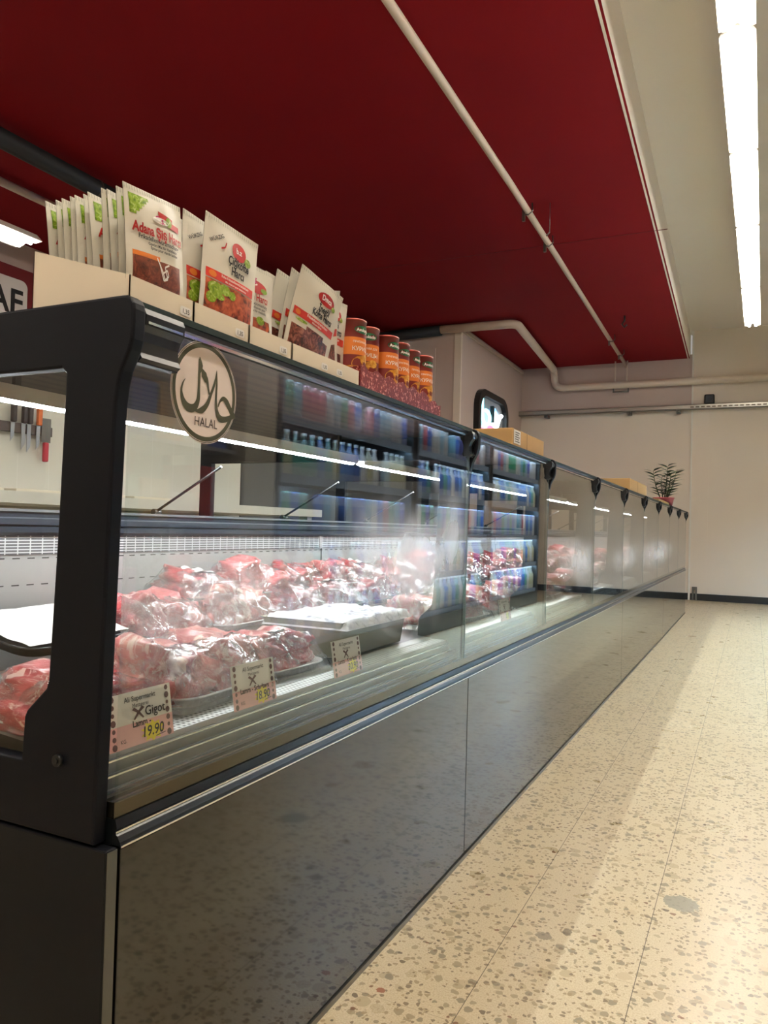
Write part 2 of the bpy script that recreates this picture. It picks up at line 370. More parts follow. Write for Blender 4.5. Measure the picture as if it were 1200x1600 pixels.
# ------------------------------------------------------------------ setting
YB = 12.37
struct(MB().add([(-8, -4, 0), (3, -4, 0), (3, 13, 0), (-8, 13, 0)], [(0, 1, 2, 3)]), 'floor', m_floor)
struct(MB().box(-0.86, 3, YB, YB+.2, 0, 4.1), 'wall_back', m_wall)
struct(MB().box(-4, -0.86, YB+.035, YB+.235, 0, 2.86, 0).box(-4, -0.86, YB+.035, YB+.235, 2.86, 3.7, 1), 'wall_back_recess', [m_wall, m_wall_up])
struct(MB().box(-0.872, -0.848, YB-.006, YB+.05, 0.0, 4.05), 'trim_1', m_white)
struct(MB().box(-0.80, -0.62, YB-.008, YB+.01, 0.1, 2.86), 'trim_2', m_wall)
struct(MB().box(2.6, 2.8, -4, 12.6, 0, 4.1), 'wall_right', m_wall)
struct(MB().box(-8, 3, -4.2, -4, 0, 4.1), 'wall_front', m_wall)
struct(MB().box(-6.7, -6.5, -4, 9.5, 0, 3.7), 'wall_left', m_wall_up)
# bulkhead room at the far left corner
b = MB().box(-6.5, -3.50, 9.45, 12.6, 0, 3.64, 0); struct(b, 'wall_bulkhead', m_wall_up)
b = MB().box(-6.5, -3.47, 9.42, 9.46, 3.56, 3.60).box(-3.52, -3.47, 9.42, 12.4, 3.56, 3.60)
b.box(-3.58, -3.485, 9.432, 9.47, 2.03, 3.555); struct(b, 'trim_3', m_wall)
struct(MB().box(-4.45, -3.85, 9.435, 9.46, 2.1, 3.36), 'trim_4', m_wall_up)
# red dropped ceiling with a skewed free edge, its white edge face, and the higher white ceiling
yz = [(-8, -4), (-0.57, -4), (-0.915, 12.6), (-8, 12.6)]
b = MB(); b.add([(x, y, 3.64) for x, y in yz], [(0, 1, 2, 3)]); b.add([(x, y, 3.74) for x, y in yz], [(0, 1, 2, 3)])
struct(b, 'ceiling', m_ceil_r)
b = MB(); b.add([(-0.57, -4, 3.642), (-0.915, 12.6, 3.642), (-0.915, 12.6, 4.06), (-0.57, -4, 4.06)], [(0, 1, 2, 3)])
b.add([(-0.57, -4, 3.642), (-0.915, 12.6, 3.642), (-0.945, 12.6, 3.638), (-0.60, -4, 3.638)], [(0, 1, 2, 3)])
struct(b, 'ceiling_edge', m_ceil_w)
struct(MB().box(-1.2, 3, -4, 12.6, 4.04, 4.14), 'ceiling_white', m_ceil_w)
b = MB().box(-0.84, 3, YB-.02, YB, 0, 0.10); b.box(-4, -0.84, YB+.015, YB+.036, 0, 0.10)
struct(b, 'baseboard_back', m_black)
# seam between ceiling boards
struct(MB().box(-4.0, -0.72, 7.06, 7.066, 3.637, 3.641), 'trim_5', mat('dark_red_seam', srgb(110, 14, 18), 0.7))
# butchers' low partition behind the counter
m_tile = slots_mat('pale_wall_tiles', srgb(214, 214, 204), srgb(222, 222, 214), 0.2, 0.2, 0.02, 1.0, rough=0.25, metal=0)
struct(MB().box(-3.6, -3.5, -1.0, 4.75, 0, 2.02), 'wall_partition', m_tile)

struct(MB().box(-3.6, -3.5, 4.76, 9.40, 0, 2.02), 'wall_dark_backdrop', mat('dark_backdrop_paint', srgb(58, 60, 64), 0.4))  # added dark backdrop, dims the view behind the glass so reflections show
# white pillar on the shelf side of the aisle
struct(MB().box(1.08, 1.5, 3.55, 3.86, 0, 4.04), 'column', mat('pillar_paint', srgb(190, 184, 168), 0.6))

# ------------------------------------------------------------------ lamps over the aisle
def batten(name, x0, y0, x1, y1, z, L_mat, label, n=2, w=0.17, group=None, chains=True):
    t = thing(name, ((x0+x1)/2, (y0+y1)/2, z), label, 'ceiling lamp', group)
    d = Vector((x1-x0, y1-y0, 0)); L = d.length; d.normalize(); s = Vector((d.y, -d.x, 0))
    def P(a, c, h): p = Vector((x0, y0, z))+d*a+s*c; return (p.x, p.y, z+h)
    h = w/2
    prof = [(-h, 0.0), (-h*0.55, 0.05), (h*0.55, 0.05), (h, 0.0), (h, 0.006), (h*0.6, 0.062), (-h*0.6, 0.062), (-h, 0.006)]
    vs = [P(0, c, e) for c, e in prof]+[P(L, c, e) for c, e in prof]; k = len(prof)
    mb = MB(); mb.add(vs, [(i, (i+1) % k, k+(i+1) % k, k+i) for i in range(k)]+[tuple(range(k)), tuple(range(k, 2*k))])
    mb.build('reflector', m_white, t)
    for c in (-h*0.42, h*0.42):
        mb = MB(); mb.tube([P(0.03, c, -0.008), P(L-.03, c, -0.008)], 0.015, 10); mb.build('tube', L_mat, t)
    for a in (0.0, L):
        e = MB(); sgn = 1 if a else -1
        e.add([P(a, -h, 0), P(a, -h*.5, -.004), P(a, 0, .03), P(a, h*.5, -.004), P(a, h, 0), P(a, h*.6, .06), P(a, -h*.6, .06)], [(0, 1, 2, 5, 6), (2, 3, 4, 5)] if False else [(0, 1, 2, 6), (2, 3, 4, 5), (2, 5, 6)])
        e.build('end_cap', m_white, t)
    if chains:
        for a in (0.15*L, 0.85*L):
            e = MB(); e.tube([P(a, 0, .06), P(a, 0, (4.04 if x0 > -1 else 3.64)-z)], 0.004, 6); e.build('hanger', m_steel_d, t)
    return t
ys = [-2.4, -0.75, 0.9, 2.55, 4.2, 5.55, 6.9, 8.6, 10.2]
for i in range(8):
    y0, y1 = ys[i], ys[i+1]-0.05
    fx = lambda y: -0.115+0.012*(y-4)/1.0*0.9
    pos = ('farthest, near the back wall', 'second from the far end', 'third from the far end', 'fourth from the far end')
    lab = 'white open tube lamp over the aisle, ' + (pos[7-i] if i >= 4 else 'above and behind the viewer')
    batten('fluorescent_lamp', fx(y0), y0, fx(y1), y1, 3.50, m_tube, lab, group='tube lamps over the aisle')
batten('fluorescent_lamp', -5.15, 1.7, -5.15, 4.15, 3.10, m_tube_left, 'white tube lamp hung under the red ceiling at far left', w=0.30)
for k, (x, y) in enumerate(((-5.15, -1.4), (-2.6, -2.6))):  # extra unseen lamps, added to brighten the room
    batten('fluorescent_lamp', x, y, x, y+2.4, 3.3, m_tube_left, 'added unseen tube lamp under the red ceiling behind the viewer', w=0.2, group='added tube lamps behind the viewer')

# ------------------------------------------------------------------ pipes on the ceiling
def bend(pts, r=0.08, n=5):
    """round the corners of a polyline"""
    pts = [Vector(p) for p in pts]; out = [pts[0]]
    for i in range(1, len(pts)-1):
        a = (pts[i-1]-pts[i]).normalized(); c = (pts[i+1]-pts[i]).normalized()
        p0 = pts[i]+a*r; p1 = pts[i]+c*r
        for k in range(n+1):
            t = k/n; out.append(p0.lerp(pts[i], t).lerp(pts[i].lerp(p1, t), t))
    return out+[pts[-1]]
t = thing('ceiling_pipe', (-1.67, 6, 3.6), 'thin white pipe running the length of the red ceiling', 'pipe')
MB().tube([(-1.63, -3.9, 3.585), (-1.70, 5.6, 3.585), (-1.83, YB+.03, 3.585)], 0.026, 12).build('pipe', m_pipe, t)
for y in (0.8, 6.10, 6.85, 10.6, 11.5):
    x = -1.66-0.013*(y-3)
    MB().tube([(x-.03, y, 3.555), (x, y, 3.548), (x+.034, y, 3.575), (x+.03, y, 3.64)], 0.006, 6).box(x-.05, x-.028, y-.012, y+.012, 3.50, 3.60).build('clamp', m_steel_d, t)
t = thing('drain_pipe', (-2.7, 9.35, 3.57), 'thick white pipe stepping down from ceiling onto the back wall', 'pipe')
MB().tube(bend([(-3.76, 9.34, 3.575), (-2.72, 9.34, 3.565), (-2.93, 12.25, 3.56), (-2.92, 12.27, 3.27), (2.55, 12.27, 3.26)], 0.14, 6), 0.055, 18).build('pipe', m_pipe, t)
for x in (-1.98, -1.80):
    MB().tube([(x, 12.27, 3.31), (x, 12.27, 3.64)], 0.012, 8).build('hanger_rod', m_pipe, t)
MB().tube([(-2.01, 12.26, 3.16), (-1.77, 12.26, 3.16)], 0.012, 8).tube([(-2.0, 12.27, 3.16), (-2.0, 12.27, 3.32)], .01, 6).tube([(-1.78, 12.27, 3.16), (-1.78, 12.27, 3.32)], .01, 6).build('bracket', m_steel_d, t)
t = thing('insulated_pipe', (-4.68, 3, 3.5), 'thick black insulated pipe under the red ceiling at upper left', 'pipe')
MB().tube(bend([(-4.66, -3.5, 3.54), (-4.66, 9.34, 3.54), (-3.74, 9.34, 3.565)], 0.2, 6), 0.068, 16).build('pipe', m_darkpipe, t)
MB().tube([(-4.66, 4.34, 3.54), (-4.66, 4.36, 3.54)], 0.073, 16).build('band', m_steel_d, t)
o = MB().tube([(-5.36, -3.5, 3.59), (-5.36, 9.4, 3.59)], 0.034, 10).build('ceiling_conduit', m_pipe)
tag(o, 'thin white pipe beyond the black pipe at far upper left', 'pipe')
for x, y in ((-1.47, 9.72), ):
    t = MB().tube([(x, y, 3.64), (x, y, 3.58), (x-.03, y, 3.54), (x, y, 3.50), (x+.03, y, 3.53)], 0.012, 8).build('ceiling_hook', m_black)
    tag(t, 'small dark hook on the red ceiling beside the thin white pipe', 'hook')
t = MB().tube([(-1.535, 6.15, 3.64), (-1.535, 6.15, 3.40)], 0.003, 6).tube([(-1.535, 6.15, 3.40), (-1.56, 6.15, 3.37)], 0.006, 6).build('ceiling_wire', m_steel_d)
tag(t, 'short wire hanging from red ceiling beside the middle of the thin pipe', 'wire')

# metal cable channel on the back wall, clamps, speaker
t = thing('cable_channel', (-1.7, 12.3, 2.87), 'galvanised perforated cable channel along the back wall', 'cable channel')
b = MB(); b.box(-3.50, 2.6, 12.25, 12.262, 2.845, 2.915).box(-3.50, 2.6, 12.25, 12.37, 2.845, 2.853).box(-3.50, 2.6, 12.25, 12.37, 2.907, 2.915)
m_chan = slots_mat('punched_channel', srgb(176, 172, 162), srgb(110, 100, 88), 0.07, 0.5, 0.0, 1, 0, 2, 0.35, 0.7)
b.build('rail', mat('galvanised', srgb(176, 172, 162), 0.35, 0.8), t)
for k in range(18):
    x = -0.88+k*0.075
    MB().box(x, x+.05, 12.244, 12.251, 2.865, 2.885).build('slot', mat('slot_dark', srgb(92, 82, 68), 0.6), t)
for x in (-3.05, -1.76, -1.05):
    MB().box(x-.03, x+.03, 12.26, 12.4, 2.80, 2.85).tube([(x, 12.27, 2.80), (x, 12.27, 2.835)], 0.016, 8).build('clamp', m_steel_d, t)
t = thing('wall_speaker', (-0.64, 12.3, 2.915), 'small black speaker standing on the cable channel', 'speaker')
bevel(MB().box(-0.69, -0.55, 12.26, 12.37, 2.916, 3.06).build('housing', m_black, t), 0.02, 3)
MB().tube([(-0.62, 12.259, 2.985), (-0.62, 12.252, 2.985)], 0.045, 16).build('cone', m_darkpipe, t)
t = thing('wall_socket_bracket', (-0.78, 12.34, 0.02), 'small metal bracket at the foot of the back wall', 'bracket')
MB().box(-0.815, -0.79, 12.32, 12.35, 0.0, 0.20).box(-0.77, -0.745, 12.32, 12.35, 0.0, 0.20).box(-0.815, -0.745, 12.315, 12.35, 0.15, 0.20).build('bracket', m_steel_d, t)

# neon sign on the bulkhead wall
t = thing('neon_sign', (-3.49, 10.6, 2.7), 'black framed light sign with glowing blue and red neon on side wall', 'sign')
out = []; W_, Hh = 0.62, 0.62
def rr(y, z, w, h, r, n=8):
    pts = []
    for cx, cz, a0 in ((w-r, h-r, 0), (-w+r, h-r, 90), (-w+r, -h+r, 180), (w-r, -h+r, 270)):
        for k in range(n+1): a = math.radians(a0+90*k/n); pts.append((y+cx+r*math.cos(a), z+cz+r*math.sin(a)))
    return pts
yc, zc = 10.72, 2.30
o_ = rr(yc, zc, 0.70, 0.64, 0.28); i_ = rr(yc, zc, 0.60, 0.55, 0.22); n_ = len(o_)
b = MB(); vs = [(-3.50, y, z) for y, z in o_]+[(-3.50, y, z) for y, z in i_]+[(-3.42, y, z) for y, z in o_]+[(-3.42, y, z) for y, z in i_]
fs = []
for k in range(n_):
    j = (k+1) % n_; fs += [(k, j, 2*n_+j, 2*n_+k), (2*n_+k, 2*n_+j, 3*n_+j, 3*n_+k), (n_+k, 3*n_+k, 3*n_+j, n_+j)]
b.add(vs, fs); b.build('frame', m_black, t)
MB().add([(-3.485, y, z) for y, z in i_], [tuple(range(n_))]).build('back_plate', mat('sign_plate', srgb(186, 190, 196), 0.25), t)
def neon(nm, pts, c, s, r=0.022):
    MB().tube([(-3.45, yc+.03+y*1.15, zc+.20+z) for y, z in pts], r, 8).build(nm, mat('neon_'+nm, (1, 1, 1, 1), 0.5, emit=c, es=s), t)
loop = lambda cy, cz, ry, rz, a0, a1, n=14: [(cy+ry*math.cos(math.radians(a0+(a1-a0)*k/n)), cz+rz*math.sin(math.radians(a0+(a1-a0)*k/n))) for k in range(n+1)]
neon('cyan_letter', [(-.46, .32), (-.45, .14), (-.42, .06)]+loop(-.28, .06, .14, .10, 180, 470), (0.25, 0.8, 0.9, 1), 1.6, 0.026)
neon('white_letter', [(-.06, .14), (.0, .08), (.04, -.0), (.12, -.06), (.20, .05), (.26, .14), (.34, .18)], (0.8, 0.95, 1.0, 1), 3, 0.03)
neon('red_letter', loop(-.14, -.12, .16, .07, 0, 340), (1.0, 0.05, 0.15, 1), 1.6, 0.03)
neon('blue_letter', [(.02, .22), (.10, .18), (.16, .10)], (0.1, 0.4, 1.0, 1), 1.2, 0.03)
MB().box(-3.47, -3.42, yc-.06, yc-.01, zc+.22, zc+.46).build('switch_box', m_black, t)

# board with letters on the left wall
t = thing('shop_sign', (-6.47, 4.6, 3.2), 'white board with black letters and a dark red border on left wall', 'sign')
MB().box(-6.5, -6.46, 2.4, 5.30, 2.70, 3.38).build('border', mat('sign_red', srgb(120, 14, 20), 0.5), t)
b = MB(); pts = rr(3.8, 2.99, 1.40, 0.27, 0.07)
n_ = len(pts); b.add([(-6.445, y, z) for y, z in pts]+[(-6.46, y, z) for y, z in pts], [tuple(range(n_))]+[(k, (k+1) % n_, n_+(k+1) % n_, n_+k) for k in range(n_)])
b.build('board', m_paper, t)
b = MB(); b.text('HAF', lambda u, v: (-6.44, 5.15+u, 2.925+v), 0.33, 0, 'RIGHT', 0.02); b.build('lettering', m_ink, t)
MB().box(-6.45, -6.43, 2.45, 5.2, 2.845, 2.865).build('shelf_lip', m_steel_d, t)

# knives on the partition wall
tag(MB().box(-3.5, -3.47, 2.40, 2.99, 1.405, 1.455).build('knife_rail', mat('dark_wood', srgb(70, 58, 54), 0.5)), 'dark magnetic knife rail on the pale partition wall', 'knife rail')
for k, (y, c, cn, L) in enumerate(((2.735, (40, 34, 36), 'black', .10), (2.80, (44, 38, 42), 'dark grey', .14), (2.835, (44, 38, 42), 'charcoal', .15), (2.893, (206, 104, 44), 'orange', .13))):
    t = thing('kitchen_knife', (-3.46, y, 1.40), cn+' handled knife on the magnetic rail, '+ordn(k+1)+' from the left', 'knife', 'knives on the rail')
    bevel(MB().box(-3.47, -3.445, y-.013, y+.013, 1.455, 1.555).build('handle', mat('handle_%d' % k, srgb(*c), 0.5), t), 0.006, 2)
    MB().add([(-3.463, y-.012, 1.455), (-3.463, y+.012, 1.455), (-3.463, y+.010, 1.455-L+.03), (-3.463, y-.011, 1.455-L), (-3.466, y-.012, 1.455), (-3.466, y+.012, 1.455), (-3.466, y+.010, 1.455-L+.03), (-3.466, y-.011, 1.455-L)],
             [(0, 1, 2, 3), (4, 5, 6, 7), (0, 1, 5, 4), (1, 2, 6, 5), (2, 3, 7, 6), (3, 0, 4, 7)]).build('blade', m_steel, t)
t = thing('meat_cleaver', (-3.46, 2.95, 1.4), 'broad grey cleaver with a red handle hanging at the rail end', 'cleaver')
MB().box(-3.468, -3.464, 2.915, 2.975, 1.37, 1.50).build('blade', m_steel_d, t)
bevel(MB().box(-3.475, -3.452, 2.93, 2.958, 1.265, 1.37).build('handle', mat('red_handle', srgb(176, 34, 60), 0.45), t), 0.006, 2)
t = thing('work_table', (-3.2, 3, 1.1), 'pale worktop with cutting boards against the partition wall', 'table')
MB().box(-3.49, -2.75, 1.0, 4.7, 1.02, 1.07).build('tabletop', mat('pale_worktop', srgb(206, 206, 196), 0.4), t)
for y in (1.1, 2.8, 4.6):
    MB().box(-2.85, -2.79, y-.03, y+.03, 0, 1.02).build('leg', m_steel, t)
for k in range(4):
    y = 2.0+k*.36
    tag(bevel(MB().box(-3.3, -2.95, y, y+.3, 1.071, 1.09).build('cutting_board', mat('board_white', srgb(224, 218, 200), 0.5)), .004), 'pale cutting board on the worktop, '+ordn(k+1)+' from the near end', 'cutting board', 'cutting boards on the worktop')

# ------------------------------------------------------------------ the refrigerated counter
CX, Y0, Y1 = -0.747, 0.75, 10.2
ctr = thing('meat_counter', (-1.2, Y0, 0), 'long refrigerated glass meat counter with charcoal panels beside the aisle', 'display counter')
# outer cabinet
MB().box(-1.75, -0.765, 0.775, Y1, 0.03, 0.528).build('base_cabinet', m_black, ctr)
bevel(MB().box(-1.75, -0.7475, 0.752, 0.772, 0.012, 0.530).build('end_base_panel', mat('end_base', srgb(15, 17, 22), 0.45, spec=0.18), ctr), 0.003)
MB().box(-0.7475, -0.7465, 0.7535, 0.7705, 0.013, 0.528).build('lit_edge_strip', mat('lit_edge_grey', srgb(74, 74, 68), 0.4), ctr)  # paler sheet: light on the end panel's front edge, set as colour
for a, c in ((0.777, 2.150), (2.154, 5.10), (5.103, 7.6), (7.603, Y1-.02)):
    bevel(MB().box(-0.765, -0.7475, a, c, 0.016, 0.526).build('front_panel', m_glosspan, ctr), 0.0015, 2)
MB().box(-0.755, -0.744, 0.76, Y1, 0.0, 0.012).build('kick_strip', m_steel_d, ctr)
# bumper with bright edges and a satin band
b = MB(); b.prism_y([(-0.785, 0.5285), (-0.746, 0.5285), (-0.748, 0.534), (-0.753, 0.541), (-0.757, 0.544), (-0.757, 0.547), (-0.754, 0.550), (-0.757, 0.562), (-0.785, 0.562)], 0.776, Y1)
b.build('bumper', mat('bumper_rubber', srgb(16, 20, 22), 0.3), ctr)
b = MB().box(-0.7475, -0.7455, 0.776, Y1, 0.5270, 0.5295).box(-0.7575, -0.7555, 0.776, Y1, 0.5440, 0.5465)
b.build('chrome_line', mat('chrome', srgb(225, 225, 225), 0.12, 1.0), ctr)
MB().box(-0.785, -0.760, 0.776, Y1, 0.5625, 0.584).build('lower_frame', mat('satin_aluminium', srgb(88, 83, 70), 0.15, 0.9), ctr)
# stepped steel rails behind the glass
b = MB()
for k in range(3):
    x = -0.780-k*0.012; z = 0.590+k*0.016
    b.box(x-.0125, x, 0.776, Y1, 0.57, z)
b.build('inner_rail', mat('dark_rail_steel', srgb(128, 132, 134), 0.3, 0.35), ctr)
b = MB()
for k in range(3):
    x = -0.780-k*0.012; z = 0.590+k*0.016
    b.box(x-.0045, x+.0008, 0.776, Y1, z-.001, z+.0015)
b.build('rail_edge', mat('chrome', srgb(225, 225, 225), 0.12, 1.0), ctr)
b = MB().box(-0.90, -0.8145, 0.776, Y1, 0.62, 0.632); b.build('air_return_strip', m_perf, ctr)
b = MB().add([(-0.86, 0.776, 0.634), (-0.86, Y1, 0.634), (-1.115, Y1, 0.655), (-1.115, 0.776, 0.655)], [(0, 1, 2, 3)])
b.add([(-1.115, 0.776, 0.655), (-1.115, Y1, 0.655), (-1.115, Y1, 0.69), (-1.115, 0.776, 0.69)], [(0, 1, 2, 3)])
b.add([(-1.115, 0.776, 0.69), (-1.115, Y1, 0.69), (-1.35, Y1, 0.70), (-1.35, 0.776, 0.70)], [(0, 1, 2, 3)])
b.build('display_deck', m_steel, ctr)
MB().box(-1.121, -1.117, 0.80, Y1-.02, 0.69, 0.706).build('divider_rail', m_steel_d, ctr)
MB().box(-1.37, -1.352, 0.776, Y1, 0.60, 0.884).build('back_panel', m_slots, ctr)
for k in range(9):
    y = 1.31+k*1.0
    MB().box(-1.352, -1.350, y, y+.004, 0.705, 0.884).build('panel_seam', m_black, ctr)
MB().box(-1.37, -1.350, 0.776, Y1, 0.884, 0.923).build('air_grille', m_grille, ctr)
for y in (1.31, 2.30, 3.3, 4.3, 5.3):
    MB().box(-1.350, -1.346, y-.008, y+.008, 0.882, 0.924).build('grille_joint', m_liner, ctr)
b = MB().prism_y([(-1.345, 0.924), (-1.340, 0.930), (-1.340, 0.940), (-1.346, 0.943), (-1.340, 0.946), (-1.340, 0.958), (-1.346, 0.961), (-1.345, 0.972), (-1.75, 0.972), (-1.75, 0.924)], 0.776, Y1)
b.build('rear_ledge', m_ledge, ctr)
MB().box(-1.36, -1.34, 0.776, Y1, 0.9725, 0.978).build('ledge_trim', m_steel, ctr)
MB().box(-1.75, -1.70, 0.776, Y1, 0.53, 0.924).build('rear_wall', m_liner, ctr)
# end panels: outlines taken in the x-z plane, with a window
def end_panel(y, th, nm='end_panel'):
    outer = [(-1.75, 0.534), (-0.770, 0.534), (-0.764, 0.80), (-0.758, 1.08), (-0.756, 1.115), (-0.753, 1.138), (-0.748, 1.157), (-0.741, 1.171), (-0.735, 1.183), (-0.731, 1.197), (-0.730, 1.212), (-0.730, 1.236), (-0.7315, 1.244), (-0.736, 1.251), (-0.744, 1.2555), (-0.752, 1.256), (-1.75, 1.256)]
    inner = [(-1.36, 0.627), (-0.909, 0.627), (-0.906, 0.685), (-0.902, 0.694), (-0.866, 0.728), (-0.862, 0.742), (-0.854, 0.95), (-0.849, 1.158), (-0.857, 1.166), (-1.70, 1.166), (-1.70, 0.98), (-1.36, 0.98)]
    cu = bpy.data.curves.new('c', 'CURVE'); cu.dimensions = '2D'; cu.fill_mode = 'BOTH'
    bv = min(0.004, th/3); cu.extrude = th/2-bv; cu.bevel_depth = bv; cu.bevel_resolution = 2; cu.offset = -bv
    for pts in (outer, inner):
        sp = cu.splines.new('POLY'); sp.points.add(len(pts)-1); sp.use_cyclic_u = True
        for p, (a, c) in zip(sp.points, pts): p.co = (a, c, 0, 1)
    ob = bpy.data.objects.new('c', cu); COL.objects.link(ob)
    dg = bpy.context.evaluated_depsgraph_get(); me = ob.evaluated_get(dg).to_mesh()
    mb = MB(); mb.add([(v.co.x, y-v.co.z, v.co.y) for v in me.vertices], [tuple(p.vertices) for p in me.polygons])
    ob.evaluated_get(dg).to_mesh_clear(); bpy.data.objects.remove(ob)
    return mb.build(nm, m_panel, ctr)
end_panel(0.762, 0.024)
MB().box(-1.70, -0.86, 0.760, 0.764, 0.632, 1.164).build('side_glass', m_glass2, ctr)
SEAMS = [2.13, 3.10, 4.12, 5.12, 6.13, 7.12, 8.11, 9.13]
for y in SEAMS: end_panel(y+0.02, 0.024, 'divider_panel')
end_panel(Y1-.02, 0.040)
for x, z in ((-0.835, 0.636), (-1.0, 1.225)):
    o = MB().tube([(x, 0.751, z), (x, 0.744, z)], 0.008, 14).tube([(x, 0.744, z), (x, 0.742, z)], 0.004, 6); o.build('bolt', m_black, ctr)
# canopy: glass top slab, ribbed tray under it
b = MB().box(-1.60, -0.748, 0.776, Y1-.04, 1.246, 1.2555); b.build('top_slab', m_edge, ctr)
MB().box(-1.60, -0.775, 0.776, Y1-.04, 1.236, 1.2455).build('canopy_underside', m_rib, ctr)
MB().box(-0.775, -0.750, 0.776, Y1-.04, 1.238, 1.2455).build('front_profile', m_black, ctr)
MB().box(-0.7495, -0.7465, 0.86, Y1-.04, 1.229, 1.2335).build('top_edge_trim', mat('chrome', srgb(225, 225, 225), 0.12, 1), ctr)
# LED strip in its holder
YS = [0.80]+SEAMS+[Y1-.05]
for a, c in zip(YS[:-1], YS[1:]):
    MB().box(-1.150, -1.118, a+.04, c-.004, 1.168, 1.182).box(-1.150, -1.146, a+.04, c-.004, 1.157, 1.168).box(-1.122, -1.118, a+.04, c-.004, 1.157, 1.168).build('led_holder', m_white, ctr)
    MB().tube([(-1.135, a+.045, 1.159), (-1.135, c-.01, 1.159)], 0.0065, 8).build('led_strip', m_led, ctr)
    for yy in (a+.1, c-.1):
        MB().box(-1.138, -1.130, yy-.006, yy+.006, 1.182, 1.236).build('bracket', m_steel_d, ctr)
# tilted inner screens with dark edge rods
yr = 1.49
while yr < 9.8:
    MB().tube([(-1.352, yr, 0.985), (-1.155, yr, 1.095)], 0.0035, 8).build('screen_rod', m_black, ctr)
    MB().tube([(-1.352, yr-.012, 0.983), (-1.352, yr+.012, 0.983)], 0.008, 8).build('screen_hinge', m_black, ctr)
    yr += 0.58 if yr < 3 else 0.9
# front glass panes, clips
GE = [0.774]+SEAMS+[Y1-.045]
panes = []
for a, c in zip(GE[:-1], GE[1:]):
    o = MB().prism_y([(-0.7605, 0.585), (-0.7545, 0.585), (-0.7535, 1.232), (-0.7595, 1.232)], a+.0025, c-.0025).build('front_glass', m_glass, ctr); panes.append(o)
    MB().prism_y([(-0.761, 0.585), (-0.754, 0.585), (-0.753, 1.225), (-0.760, 1.225)], c-.0024, c+.0024).build('glass_seam', mat('seam_grey', srgb(70, 84, 80), 0.3), ctr)
def clip(y0, y1):
    prof = [(-0.752, 1.2445), (-0.738, 1.2445), (-0.734, 1.236), (-0.735, 1.222), (-0.741, 1.214), (-0.7455, 1.202), (-0.7440, 1.186), (-0.7400, 1.178), (-0.7450, 1.174), (-0.7455, 1.172), (-0.760, 1.172), (-0.760, 1.2445)]
    MB().prism_y(prof, y0, y1).build('glass_clip', m_black, ctr)
    MB().box(-0.7345, -0.7335, y0+.004, y1-.004, 1.224, 1.2275).build('clip_trim', mat('chrome', srgb(225, 225, 225), 0.12, 1), ctr)
clip(0.778, 0.855)
for y in SEAMS:
    clip(y-.028, y-.004); clip(y+.004, y+.028)
    MB().tube([(-0.741, y, 1.230), (-0.732, y, 1.230)], 0.006, 12).build('hinge_pin', m_black, ctr)
clip(Y1-.12, Y1-.05)

# halal sticker on the first pane
cy, cz, R_ = 0.927, 1.157, 0.0775
XS = -0.7532
b = MB()
def disc(r0, r1, x, mi, n=64):
    vs = [(x, cy+r*math.cos(2*math.pi*k/n), cz+r*math.sin(2*math.pi*k/n)) for r in (r0, r1) for k in range(n)]
    b.add(vs, [(k, (k+1) % n, n+(k+1) % n, n+k) for k in range(n)], mi)
disc(0.0001, R_, XS+.0002, 0); disc(R_*0.865, R_*0.955, XS+.0005, 1); disc(R_*0.972, R_*0.985, XS+.0005, 1)
def stroke(pts, ws, mi=1, n=8):
    """calligraphic pen stroke through points, with widths"""
    P = []; Wd = []
    m_ = len(pts)
    for i in range(m_-1):
        p0 = pts[max(i-1, 0)]; p1 = pts[i]; p2 = pts[i+1]; p3 = pts[min(i+2, m_-1)]
        for k in range(n):
            t = k/n; f = lambda a, b_, c, d: 0.5*((2*b_)+(-a+c)*t+(2*a-5*b_+4*c-d)*t*t+(-a+3*b_-3*c+d)*t**3)
            P.append((f(p0[0], p1[0], p2[0], p3[0]), f(p0[1], p1[1], p2[1], p3[1]))); Wd.append(ws[i]+(ws[i+1]-ws[i])*t)
    P.append(pts[-1]); Wd.append(ws[-1]); L = []; Rr = []
    for i, p in enumerate(P):
        a = P[max(i-1, 0)]; c = P[min(i+1, len(P)-1)]; dx, dy = c[0]-a[0], c[1]-a[1]; l = math.hypot(dx, dy) or 1
        nx, ny = -dy/l*Wd[i]/2, dx/l*Wd[i]/2; L.append((p[0]+nx, p[1]+ny)); Rr.append((p[0]-nx, p[1]-ny))
    vs = [(XS+.0006+0.00002*len(b.f)/100, cy+u*R_, cz+v*R_) for u, v in L+Rr]; k = len(L)
    b.add(vs, [(i, i+1, k+i+1, k+i) for i in range(k-1)], mi)
# coordinates in the disc: u right, v up, -1..1
stroke([(-.20, .66), (-.165, .50), (-.185, .36)], [.015, .13, .05])
stroke([(-.215, .62), (-.20, .35), (-.20, .05), (-.215, -.18), (-.32, -.34), (-.50, -.36), (-.64, -.25), (-.70, -.08), (-.67, .06), (-.60, .17)], [.03, .07, .075, .10, .15, .17, .12, .06, .04, .01])
stroke([(-.13, .45), (-.06, .34), (.03, .22)], [.015, .17, .10])
stroke([(-.10, .42), (.02, .28), (.08, .10), (.12, -.02)], [.02, .09, .06, .05])
stroke([(.33, .50), (.28, .25), (.17, .0), (.06, -.22), (-.10, -.36), (-.30, -.40)], [.01, .06, .075, .10, .13, .02])
stroke([(.335, .48), (.34, .20), (.33, -.10), (.36, -.30), (.46, -.44), (.64, -.44), (.86, -.36)], [.01, .055, .065, .10, .15, .12, .09])
stroke([(.40, -.22), (.46, -.10), (.56, -.03), (.67, -.08), (.78, -.20), (.90, -.33)], [.03, .05, .09, .13, .12, .14])
stroke([(.88, -.30), (.91, -.39)], [.16, .13])
